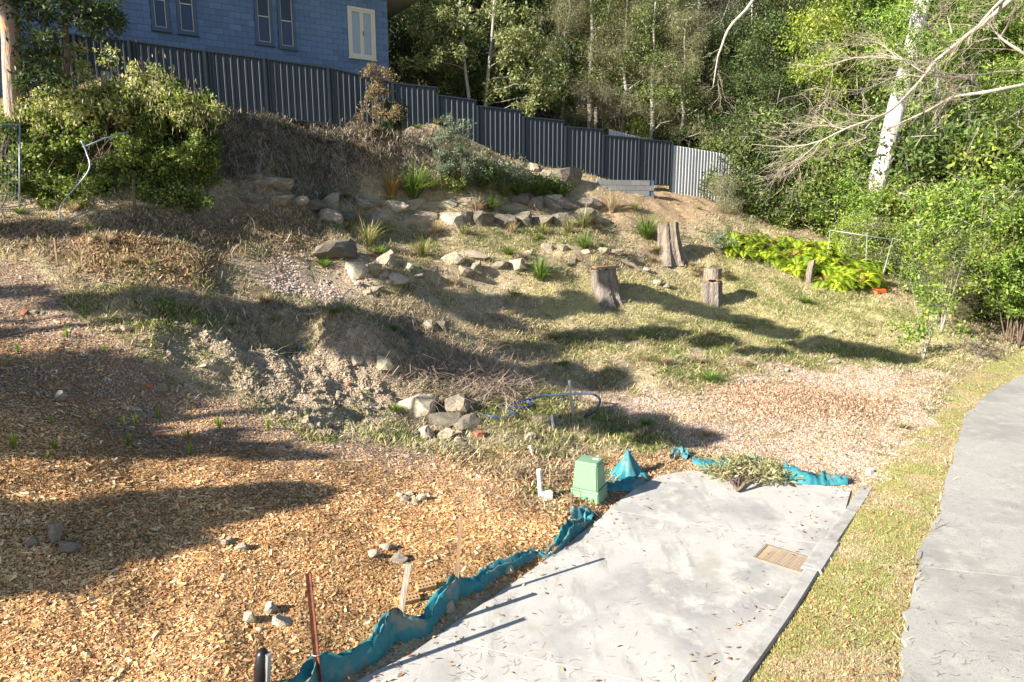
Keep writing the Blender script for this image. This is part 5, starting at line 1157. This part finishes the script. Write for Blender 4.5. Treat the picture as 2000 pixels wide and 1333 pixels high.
# ferns
def fern_mesh(seed):
    g = np.random.default_rng(seed); V = []; C_ = []
    for i in range(11):
        a = i*.571*2+g.normal(0, .2); d = np.array([math.cos(a), math.sin(a), 0]); s = np.array([-d[1], d[0], 0]); ln = g.uniform(.75, 1.1); rise = g.uniform(.55, .9); c = np.array([(.36, .46, .04), (.46, .54, .05), (.26, .38, .035), (.18, .27, .03), (.40, .50, .05), (.38, .24, .10)][g.integers(0, 6) if i % 3 else g.integers(0, 3)])*g.uniform(.8, 1.2)
        def sp_(f): return d*ln*.75*f**1.1+np.array([0, 0, ln*(rise*1.35*f-1.0*f**2.1)])
        for k in range(15):
            f = .15+.85*k/14; q = sp_(f); tl = sp_(min(f+.02, 1.02))-q; tl = tl/np.linalg.norm(tl); pl = .26*ln*math.sin(math.pi*min(1, .12+f*.9))**.8
            for sg_ in (-1, 1):
                e = q+(s*sg_*.9+tl*.5)*pl+np.array([0, 0, -.12*pl]); w_ = tl*.030*ln; m_ = q*.5+e*.5; V += [q, m_+w_, e, m_-w_]; C_ += [c]*4
    V = np.array(V); return mesh('fronds', V, np.arange(len(V)).reshape(-1, 4), 'leaf_solo', np.array(C_))
FERN = [fern_mesh(i) for i in range(4)]
fp = [(1425,492),(1450,498),(1478,502),(1505,508),(1530,516),(1440,480),(1468,484),(1500,490),(1530,498),(1555,508),(1575,522),(1600,535),(1625,542),(1650,548),(1675,552),(1700,550),(1590,512),(1615,520),(1640,528),(1668,530),(1692,528),(1712,535),(1600,500),(1628,505),(1655,508),(1682,508),(1705,512),(1560,490),(1640,492),(1670,490),(1550,535),(1612,556),(1642,560),(1672,562),(1490,475),(1520,482),(1460,470),(1430,470)]
fp = fp+[(x+g2.normal(0, 10)+8, y-6+g2.normal(0, 4)) for x, y in fp]
for i, (x, y) in enumerate(fp):
    q = P(x, y+4); hp_ = 40 if x < 1560 else 54; h = hp_*mpp(q)*g2.uniform(.8, 1.15)
    o = thing('fern', 'bright yellow green fern of the large fern bed beside the mesh fence', 'fern', q-np.array([0, 0, .03]), 'ferns of the fern bed', i*2.1); o.scale = (h*1.05, h*1.05, h*1.35); link('fronds', FERN[i % 4], o)

# ------------------------------------------------------------------ stumps
def stump(name, label, foot, top, wb, wt, m, seed, flare=.35, cap=None, slope=0., ribs=5):
    g = np.random.default_rng(seed); q = P(*foot); s = mpp(q); h = (foot[1]-top[1])*s*1.03; dx = (top[0]-foot[0])*s; rb, rt = wb*s/2, wt*s/2
    o = thing(name, label, 'stump', q-np.array([0, 0, .06])); N_ = 36; rows = 12; V = []; F_ = []; ph = g.random(4)*6.28
    for k in range(rows+1):
        f = k/rows
        for i in range(N_):
            a = i/N_*2*math.pi; rr = rt+(rb-rt)*(1-f)**2.2; rr *= 1+.10*math.sin(ribs*a+ph[0]+f)+.05*math.sin(ribs*2.3*a+ph[1])+flare*(1-f)**3*max(0, math.sin(3*a+ph[2]))+g.normal(0, .015)
            z = -.12+f*(h+.12)+(f**4)*(slope*math.cos(a+.4)*rt+g.normal(0, .015)*1.5)
            V.append((dx*f+math.cos(a)*rr, .3*rb+math.sin(a)*rr, z))
    for k in range(rows):
        for i in range(N_): j = (i+1) % N_; F_.append((k*N_+i, k*N_+j, (k+1)*N_+j, (k+1)*N_+i))
    link('trunk_base', mesh('trunk_base', np.array(V), F_, m, smooth=False), o)
    b = rows*N_; c = np.mean(V[b:], axis=0)-np.array([0, 0, .03]); link('cut_top', mesh('cut_top', np.array(V[b:]+[tuple(c)]), [(i, (i+1) % N_, N_) for i in range(N_)], 'cut_wood'), o)
    return o, q, h, s
o, q, h, s = stump('tree_stump', 'wide weathered stump with spreading roots and a flat board on top', (1190,586), (1180,526), 76, 46, 'stump_grey', 401, .45, slope=.1)
MB().box(q+np.array([-.10, .3*86*s/2, h+.02]), (.72, .5, .04), np.array([[.98, .15, .03], [-.15, .98, 0], [-.03, 0, 1.]])).part('board', 'timber_brown', o)
stump('tree_stump', 'tall split pale stump with sloping broken top beside strappy clump', (1312,508), (1303,438), 64, 38, 'stump', 402, .5, slope=.3, ribs=7)
stump('tree_stump', 'upright straight sided stump capped with a sawn log round', (1392,592), (1390,548), 40, 36, 'stump_grey', 403, .1)
q = P(1392, 592); s = mpp(q); zc = q[2]+46*s
o = thing('log_round', 'short sawn log round sitting on top of the upright stump', 'log', q+np.array([0, .12, 46*s]))
g = np.random.default_rng(5); V = []; N_ = 20
for k in range(5):
    for i in range(N_): a = i/N_*6.283; rr = 17*s*(1+.06*math.sin(3*a)+g.normal(0, .02)); V.append((math.cos(a)*rr, .02+math.sin(a)*rr, k*21*s/4+(g.normal(0, .01) if k == 4 else 0)))
link('round', mesh('round', np.array(V), [(k*N_+i, k*N_+(i+1) % N_, (k+1)*N_+(i+1) % N_, (k+1)*N_+i) for k in range(4) for i in range(N_)]+[tuple(4*N_+i for i in range(N_))], 'stump'), o)
stump('tree_stump', 'thin pale broken stump standing at the front of the fern bed', (1578,552), (1584,508), 16, 12, 'stump', 404, .3, slope=.4)
# logs and bits
def log(px0, px1, r, label, m='stump', name='log'):
    a, b = P(*px0), P(*px1); a[2] += r*.7; b[2] += r*.7; g = np.random.default_rng(int(px0[0])); pth = limb(a, b, g, 6, 0, .03); pth[:, 2] = [max(z, gz(x, y)+r*.5) for x, y, z in pth]; V, F_ = tube(pth, r*np.array([1, .95, .9, .85, .75, .6]), 8, True)
    return tag(part(name, V, F_, m), label, 'branch' if r < .05 else 'log')
log((1215,512), (1270,540), .07, 'old grey log lying across the slope behind the stumps'); log((540,1005), (582,995), .012, 'short brown stick lying on the orange mulch', 'bark_brown', 'stick')
log((500,345), (520,300), .05, 'pale dead branch stub standing in the brush heap', 'bark_pale', 'branch'); log((500,690), (590,745), .012, 'thin dark stick across the eroded hole', 'bark_brown', 'stick'); log((905,745), (968,690), .008, 'long thin reddish stick leaning over the dry twigs', 'bark_brown', 'stick')

# ------------------------------------------------------------------ silt fence, stakes, pipes and other small things
sil = [(560,1396,.30),(600,1368,.36),(628,1348,.44),(665,1328,.36),(700,1312,.32),(740,1286,.36),(772,1258,.48),(795,1252,.38),(835,1238,.24),(862,1210,.26),(888,1176,.42),(915,1160,.32),(945,1150,.26),(990,1120,.22),(1030,1102,.17),(1052,1090,.08),(1072,1085,.09),(1092,1072,.18),(1115,1054,.28),(1135,1040,.22),(1150,1026,.10),(1160,1016,.04)]
sp3 = np.array([[*P(a, b)[:2], h] for a, b, h in sil]); ss = smoothpath(sp3, 150); g = np.random.default_rng(91)
T_ = np.gradient(ss[:, :2], axis=0); T_ /= np.linalg.norm(T_, axis=1)[:, None]; Nn = np.stack([-T_[:, 1], T_[:, 0]], 1)      # towards the mulch
prof = [(-.03, .0), (-.05, .3), (-.02, .65), (.015, 1.0), (.03, .98), (.045, .5), (.08, .16), (.15, .22), (.24, .60), (.27, .62), (.29, .35), (.33, .05)]
V = []; npf = len(prof); arc = np.concatenate([[0], np.cumsum(np.linalg.norm(np.diff(ss[:, :2], axis=0), axis=1))])
for i in range(len(ss)):
    h = max(ss[i, 2]*(.82 if i < 75 else .62), .03)
    for k, (o_, z_) in enumerate(prof):
        wob = (n1(arc[i], 0, 4.5, 3)-.5)*.16*(.3+z_)+(n3(arc[i], k*.25, 15, 3)-.5)*.06+.012*abs(math.sin(arc[i]*19+2*n1(arc[i], 0, 3)))*(1-z_); bel = .06*math.sin(arc[i]*4.2+1)*z_*(1-z_)*2
        sc_ = .3+h*.7; q = ss[i, :2]+Nn[i]*(o_*sc_+wob+bel); zb = gz(q[0], q[1]) if k > 5 else min(gz(q[0], q[1]), DZ(*q)+.06)
        V.append((q[0], q[1], zb+z_*h*(1+.25*(n2(arc[i], k*.3, 3)-.5))+ (.0 if k else -.03)+(n3(arc[i], k*.8, 9, 2)-.5)*.03*z_))
F_ = [(i*npf+k, (i+1)*npf+k, (i+1)*npf+k+1, i*npf+k+1) for i in range(len(ss)-1) for k in range(npf-1)]
tag(part('silt_cloth', V, F_, 'teal', None, None, True), 'long sagging teal silt cloth strung along the driveway edge', 'silt cloth')
def crumple(name, label, pts, wid, hgt, seed, n=40, m=9):
    ctr = smoothpath([P(a, b) for a, b in pts], n); g = np.random.default_rng(seed); T_ = np.gradient(ctr[:, :2], axis=0); T_ /= np.linalg.norm(T_, axis=1)[:, None]; Nn = np.stack([-T_[:, 1], T_[:, 0]], 1); V = []
    for i in range(n):
        w = wid*(.35+.65*math.sin(math.pi*(i+.5)/n)**.6)*(.7+.6*n2(i*.15, seed, 1.))
        for k in range(m):
            f = k/(m-1)-.5; q = ctr[i, :2]+Nn[i]*f*w; e = 1-abs(2*f)**3
            V.append((*q, max(gz(*q), DZ(*q) if False else gz(*q))+.015+hgt*e*(.25+1.5*max(0, n1(i*.28+seed*9, k*.55, 1, 3)-.35))))
    return tag(part(name, V, [(i*m+k, (i+1)*m+k, (i+1)*m+k+1, i*m+k+1) for i in range(n-1) for k in range(m-1)], 'teal', None, None, True), label, 'silt cloth')
crumple('silt_cloth', 'flat crumpled strip of teal cloth running under the cut branch', [(1352,903),(1385,908),(1420,906),(1455,905),(1480,900)], .24, .10, 3)
crumple('silt_cloth', 'crumpled teal cloth heap between the cut branch and the kerb end', [(1535,922),(1560,938),(1590,942),(1620,944),(1655,947)], .42, .22, 4)
crumple('silt_cloth', 'small teal cloth scrap in the leaf litter at the driveway corner', [(1312,900),(1322,888),(1336,890),(1345,898)], .2, .18, 5, 20)
crumple('silt_cloth', 'dark teal cloth folded flat beside the green box', [(1172,948),(1195,952),(1220,948),(1245,940),(1258,932)], .42, .12, 6)
crumple('silt_cloth', 'teal cloth tucked over litter below the green box', [(1112,1012),(1130,1006),(1146,1010),(1158,1020)], .22, .14, 8, 24)
crumple('cloth_scrap', 'tiny teal scrap of cloth at the foot of the eroded hole', [(588,678),(596,684),(604,692)], .14, .10, 7, 14)
# cloth draped over a stake
q = P(1226, 938); s = mpp(q); h = 58*s; V = []; N_, Rr = 40, 9
for k in range(Rr+1):
    f = k/Rr
    for i in range(N_):
        a = i/N_*2*math.pi; rr = (.02+.30*f**1.15)*(1+.22*f*math.sin(5*a+1)+.10*f*math.sin(11*a)); x = q[0]+math.cos(a)*rr*1.05; y = q[1]+.1+math.sin(a)*rr*.8
        V.append((x, y, max(gz(x, y)+.01, q[2]+h*(1-f)**1.25+.04*math.sin(4*a+f*3)*f*(1-f)*4)))
tag(part('draped_cloth', V, [(k*N_+i, k*N_+(i+1) % N_, (k+1)*N_+(i+1) % N_, (k+1)*N_+i) for k in range(Rr) for i in range(N_)], 'teal', None, None, True), 'teal cloth draped like a tent over a short stake behind the green box', 'silt cloth')
def stake(name, label, foot, top, r, m, cat='stake', kind='box', Yoff=0., extra=0.):
    q = P(*foot); s = mpp(q); d = np.array([(top[0]-foot[0])*s, Yoff, (foot[1]-top[1])*s*1.05]); t = q+d; L_ = np.linalg.norm(d); u = d/L_; b = q-u*.25
    ax = np.array([np.cross(u, [0, 1, 0]), [0, 0, 0], u]); ax[0] /= np.linalg.norm(ax[0]); ax[1] = np.cross(ax[2], ax[0])
    o = thing(name, label, cat, q)
    if kind == 'box': MB().box((b+t)/2, (r*2, r*1.3, L_+.25), ax).part('shaft', m, o)
    elif kind == 'pipe':
        V, F_ = tube([b, t], [r, r], 12, True); part('pipe', V, F_, m, o, None, False); V, F_ = tube([t-u*.03, t+u*.004], [r*1.1, r*1.1], 12, True); part('rim', V, F_, m, o)
    elif kind == 'star':
        mb = MB()
        for k in range(3):
            a = k*2.094+.4; w_ = ax[0]*math.cos(a)+ax[1]*math.sin(a); n_ = np.cross(u, w_); mb.box((b+t)/2+w_*r*.55, (r*1.1, r*.28, L_+.25), np.array([w_, n_, u]))
        mb.part('shaft', m, o)
        for f in (.55, .68, .80, .92): V, F_ = tube([q+d*f-ax[1]*r*.7-ax[0]*r*.3, q+d*f-ax[1]*r*.7+ax[0]*r*.3], [.006, .006], 6, True); part('notch_shade', V, F_, 'hole_shade', o)  # dark pegs paint in the shade of the picket notches
    return o, q, t, u, ax
o, q, t, u, ax = stake('star_picket', 'tall rusty steel star picket standing in front of the teal cloth', (626,1352), (617,1112), .032, 'rust', 'picket', 'star')
part('wire_tie', *tube([q+u*.42+ax[0]*.05*math.cos(a)+ax[1]*.05*math.sin(a) for a in np.linspace(0, 6.28, 12)], [.004]*12, 5), 'galv', o)
stake('timber_stake', 'grey flat timber stake leaning against the teal cloth beside the bricks', (775,1246), (800,1104), .032, 'timber', Yoff=.08)
stake('timber_stake', 'thin brown timber stake upright in the teal cloth', (890,1178), (902,1008), .021, 'timber_brown', Yoff=.03)
stake('timber_stake', 'short pale stake poking through the draped teal cloth', (1225,930), (1228,878), .03, 'timber')
stake('timber_stake', 'thin bare stick standing in the dark bank litter', (112,520), (112,468), .018, 'timber_brown')
stake('steel_post', 'tall grey galvanised post leaning in the grass beside the blue hose', (1120,816), (1111,746), .028, 'galv', 'post', 'pipe')
stake('white_pipe', 'short white pipe leaning in grass beside the tall grey post', (1081,838), (1077,812), .026, 'plastic_white', 'pipe', 'pipe')
stake('white_pipe', 'tiny white pipe end poking out of litter behind the boulder pile', (1041,890), (1035,872), .022, 'plastic_white', 'pipe', 'pipe')
stake('white_pipe', 'thick white plastic pipe standing beside the small white cap', (1056,972), (1052,918), .036, 'plastic_white', 'pipe', 'pipe')
q = P(1070, 974); o = thing('plastic_block', 'small white plastic block at the foot of the white pipe', 'block', q, None, .3); m_ = MB().box((0, 0, .04), (.12, .11, .12)); link('box', mesh('box', m_.V, m_.F, 'plastic_white'), o); m_ = MB().box((0, 0, .107), (.125, .115, .014)); link('lid', mesh('lid', m_.V, m_.F, 'plastic_white'), o)
q = P(1702, 922); q = P(1699, 926); o = thing('plastic_block', 'small white block lying at the kerb end on gravel', 'block', q, None, .5); m_ = MB().box((0, 0, .04), (.11, .08, .09)); link('box', mesh('box', m_.V, m_.F, 'plastic_white'), o); m_ = MB().box((0, 0, .09), (.09, .06, .01)); link('lid', mesh('lid', m_.V, m_.F, 'plastic_white'), o)
# black capped post at the near edge
q = P(508, 1352); o = thing('capped_post', 'short post wrapped in black plastic beside the rusty picket', 'post', q-np.array([0, 0, .1]))
d_ = np.array([.04, .03, .42]); V, F_ = tube([q-np.array([0, 0, .1]), q+d_*.5, q+d_*.9, q+d_*1.0], [.075, .07, .06, .03], 10, True); part('wrap', V, F_, 'plastic_black', o, None, True)
V, F_ = tube([q+np.array([.06, -.02, -.05]), q+np.array([.06, -.02, 0])+d_*.92], [.03, .028], 8, True); part('shaft', V, F_, 'galv', o)
# bricks
def brick(px, py, rz, label, dz=0, ry=0.):
    q = P(px, py); o = thing('cored_brick', label, 'brick', q+np.array([0, 0, .03+dz]), None, rz); o.rotation_euler[1] = ry; o.rotation_euler[0] = .35
    bm = bmesh.new(); bmesh.ops.create_cube(bm, size=1); 
    for v_ in bm.verts: v_.co = Vector((v_.co.x*.23, v_.co.y*.11, v_.co.z*.076))
    bmesh.ops.bevel(bm, geom=bm.edges[:], offset=.004, segments=1, affect='EDGES'); me = bpy.data.meshes.new('body'); bm.to_mesh(me); bm.free(); me.materials.append(MATS['brick_tan']); link('body', me, o)
    V, F_ = tube([(0, 0, .0365), (0, 0, .0395)], [.0115, .0115], 8, True); hm = mesh('core_hole_shade', np.array(V), F_, 'hole_shade')
    for i in range(5):
        for j in (-1, 1): link('core_hole_shade', hm, o, ((i-2)*.041, j*.025, 0))
brick(800, 1178, .42, 'tan cored brick lying on mulch against the leaning stake', .02); brick(832, 1154, .46, 'darker cored brick tucked behind the teal cloth fold', .03)
# green electrical box
q = P(1150, 972); s = mpp(q); box = thing('green_utility_box', 'pale green plastic utility box with stepped base at the driveway corner', 'utility box', q, None, R(-28))
def frustum(name, w0, w1, z0, z1, m, bev, parent, d=.9):
    bm = bmesh.new(); bmesh.ops.create_cube(bm, size=1)
    for v_ in bm.verts: w = w0 if v_.co.z < 0 else w1; v_.co = Vector((v_.co.x*w, v_.co.y*w*d, z0 if v_.co.z < 0 else z1))
    bmesh.ops.bevel(bm, geom=[e for e in bm.edges], offset=bev, segments=3, affect='EDGES'); me = bpy.data.meshes.new(name); bm.to_mesh(me); bm.free(); me.materials.append(MATS[m]); return link(name, me, parent)
frustum('base', .50, .45, -.12, .17, 'plastic_green', .012, box); frustum('collar', .47, .455, .165, .195, 'plastic_green', .006, box); frustum('body', .42, .365, .19, .60, 'plastic_green', .018, box); frustum('lid', .385, .365, .595, .635, 'plastic_green', .014, box)
m_ = MB().box((.08, .06, .6365), (.09, .06, .003)); link('sticker', mesh('sticker', m_.V, m_.F, 'plastic_white'), box)
# blue poly hose
hp3 = [P(990, 797)+np.array([0, 0, .04]), P(1052, 782)+np.array([0, 0, .08])]; s = mpp(P(1110, 790))
pp = P(1165, 806); Yh = pp[1]
hp3 += [W(1090, 772, Yh+.35), W(1130, 769, Yh+.3), W(1160, 771, Yh+.2), W(1172, 782, Yh+.1), W(1168, 796, Yh), pp+np.array([0, 0, .02]), P(1140, 815)+np.array([0, 0, .02])]
V, F_ = tube(smoothpath(hp3, 60), .024, 8, True); tag(part('blue_hose', V, F_, 'plastic_blue', None, None, True), 'blue plastic water pipe arching out of the grass behind the grey post', 'hose')
for i, (x, y, w) in enumerate([(1010,796,34),(975,816,34)]):
    q = P(x, y); s = mpp(q); g = np.random.default_rng(i)
    pts = [q+np.array([math.cos(a)*w*s*(.8+.06*a/6), math.sin(a)*w*s*.55, .03+.012*a/3+.015*math.sin(2*a)]) for a in np.linspace(0, 16, 70)]; V, F_ = tube(pts, .016, 6, True)
    tag(part('hose_coil', V, F_, 'plastic_blue', None, None, True), ['coil of blue pipe lying in grass beside the arching hose', 'coil of blue pipe lying near the boulder pile'][i], 'hose')
# cut branch with drying leaves on the driveway end
g = np.random.default_rng(95); a = P(1440, 968); a[2] = DZ(*a[:2])+.04; tips = [P(x, y)+np.array([0, 0, .09]) for x, y in [(1400,930),(1420,910),(1445,905),(1470,905),(1500,915),(1520,930),(1540,945),(1380,925),(1490,940),(1465,935)]]
cut = thing('cut_branch', 'cut leafy branch with drying olive leaves lying on the driveway end', 'branch', a); tb = MB(); cen = []
for t in tips:
    lp = limb(a, t, g, 6, .08, .05); tb.tube(lp, np.linspace(.02, .006, 6), 6); cen += [lp[3], lp[4], t]
tb.part('stem', 'bark_brown', cut, True); PAL['drying'] = [(.30, .30, .14), (.38, .36, .18), (.22, .23, .10), (.44, .40, .24)]
V, F_, c = leafcloud(cen, [.2]*len(cen), [44]*len(cen), .13, .014, .0, PAL['drying'], g, .4); V[:, 2] = np.maximum(V[:, 2], lookup(HH, V[:, 0], V[:, 1])+.05); part('foliage', V, F_, 'leaf_solo', cut, np.repeat(c, 4, 0))
# ------------------------------------------------------------------ temporary fences
def tubes(o, name, pts, r=.017, m='galv_blue'): V, F_ = tube(pts, r, 8, True); return part(name, V, F_, m, o, None, True)
Yf = 15.9
o = thing('mesh_fence_panel', 'upright galvanised mesh fence panel in front of the hedge', 'fence panel', W(20, 425, Yf)-np.array([0, 0, .1]))
a, b, c, d = W(36, 420, Yf), W(38, 243, Yf), W(-130, 243, Yf-.6), W(-130, 425, Yf-.6)
tubes(o, 'upright', [a-np.array([0, 0, .15]), b]); tubes(o, 'top_rail', [b, c]); tubes(o, 'bottom_rail', [a+np.array([0, 0, .05]), d+np.array([0, 0, .05])]); tubes(o, 'upright', [d-np.array([0, 0, .15]), c])
mb = MB()
for f in np.linspace(.04, .96, 22): mb.tube([a+(d-a)*f, b+(c-b)*f], .0022, 3, False)
for f in np.linspace(.05, .97, 10): mb.tube([a+(b-a)*f, d+(c-d)*f], .0022, 3, False)
mb.part('wire_mesh', 'galv_blue', o)
o = thing('bent_fence_frame', 'buckled galvanised fence frame bent over in front of the hedge', 'fence panel', W(118, 436, 15.6)-np.array([0, 0, .1]))
tubes(o, 'upright', smoothpath([W(118, 436, 15.6), W(120, 400, 15.6), W(172, 335, 15.5), W(169, 300, 15.6), W(158, 275, 15.6)], 24)); tubes(o, 'top_rail', [W(163, 288, 15.6), W(200, 272, 16.0), W(250, 258, 16.5)]); tubes(o, 'bottom_rail', [W(120, 432, 15.6), W(160, 418, 15.9), W(190, 405, 16.3)]); tubes(o, 'stay', [W(80, 465, 15.)*np.array([1, 1, 1]), W(118, 434, 15.6)], .015)
for i, x in enumerate((22, 262)):
    b = W(x, 420, 16.3); t = W(x-2 if i else x-10, 350, 16.4); o2 = thing('timber_post', 'grey timber post standing inside the hedge foot', 'post', b-np.array([0, 0, .3]), 'posts inside the hedge'); V, F_ = tube([b-np.array([0, 0, .3]), t], [.04, .035], 7, True); part('shaft', V, F_, 'bark_brown', o2)
Ym = 24.6
a, b, c, d = W(1717, 566, Ym), W(1744, 466, Ym+.5), W(1822, 484, Ym+1.8), W(1800, 586, Ym+1.2)
o = thing('mesh_fence_panel', 'leaning galvanised mesh fence panel between the ferns and the bush', 'fence panel', a)
tubes(o, 'upright', [a, b], .016, 'galv'); tubes(o, 'top_rail', [b, c], .016, 'galv'); tubes(o, 'bottom_rail', [a+np.array([0, 0, .06]), d], .016, 'galv'); tubes(o, 'upright', [d, c], .016, 'galv'); mb = MB()
for f in np.linspace(.04, .96, 18): mb.tube([a+(d-a)*f, b+(c-b)*f], .004, 3, False)
for f in np.linspace(.05, .97, 14): mb.tube([a+(b-a)*f, d+(c-d)*f], .004, 3, False)
mb.part('wire_mesh', 'galv', o)
o = thing('mesh_fence_panel', 'tilted galvanised fence rail sunk among the fern fronds', 'fence panel', W(1620, 520, Ym+1.5)); tubes(o, 'upright', [W(1612, 540, Ym+1.2), W(1622, 448, Ym+1.6)], .016, 'galv'); tubes(o, 'top_rail', [W(1622, 450, Ym+1.6), W(1742, 468, Ym+.6)], .016, 'galv'); tubes(o, 'upright', [W(1690, 545, Ym+.9), W(1694, 455, Ym+1.)], .013, 'galv')
q = P(1718, 571); o = thing('fence_foot', 'orange plastic fence foot at the leaning mesh panel', 'fence foot', q, None, .4); frustum('block', .5, .42, -.03, .12, 'plastic_orange', .02, o, .5); m_ = MB().box((0, 0, .125), (.12, .08, .02)); link('socket_shade', mesh('socket_shade', m_.V, m_.F, 'hole_shade'), o)  # dark slab on top paints in the shade of the socket
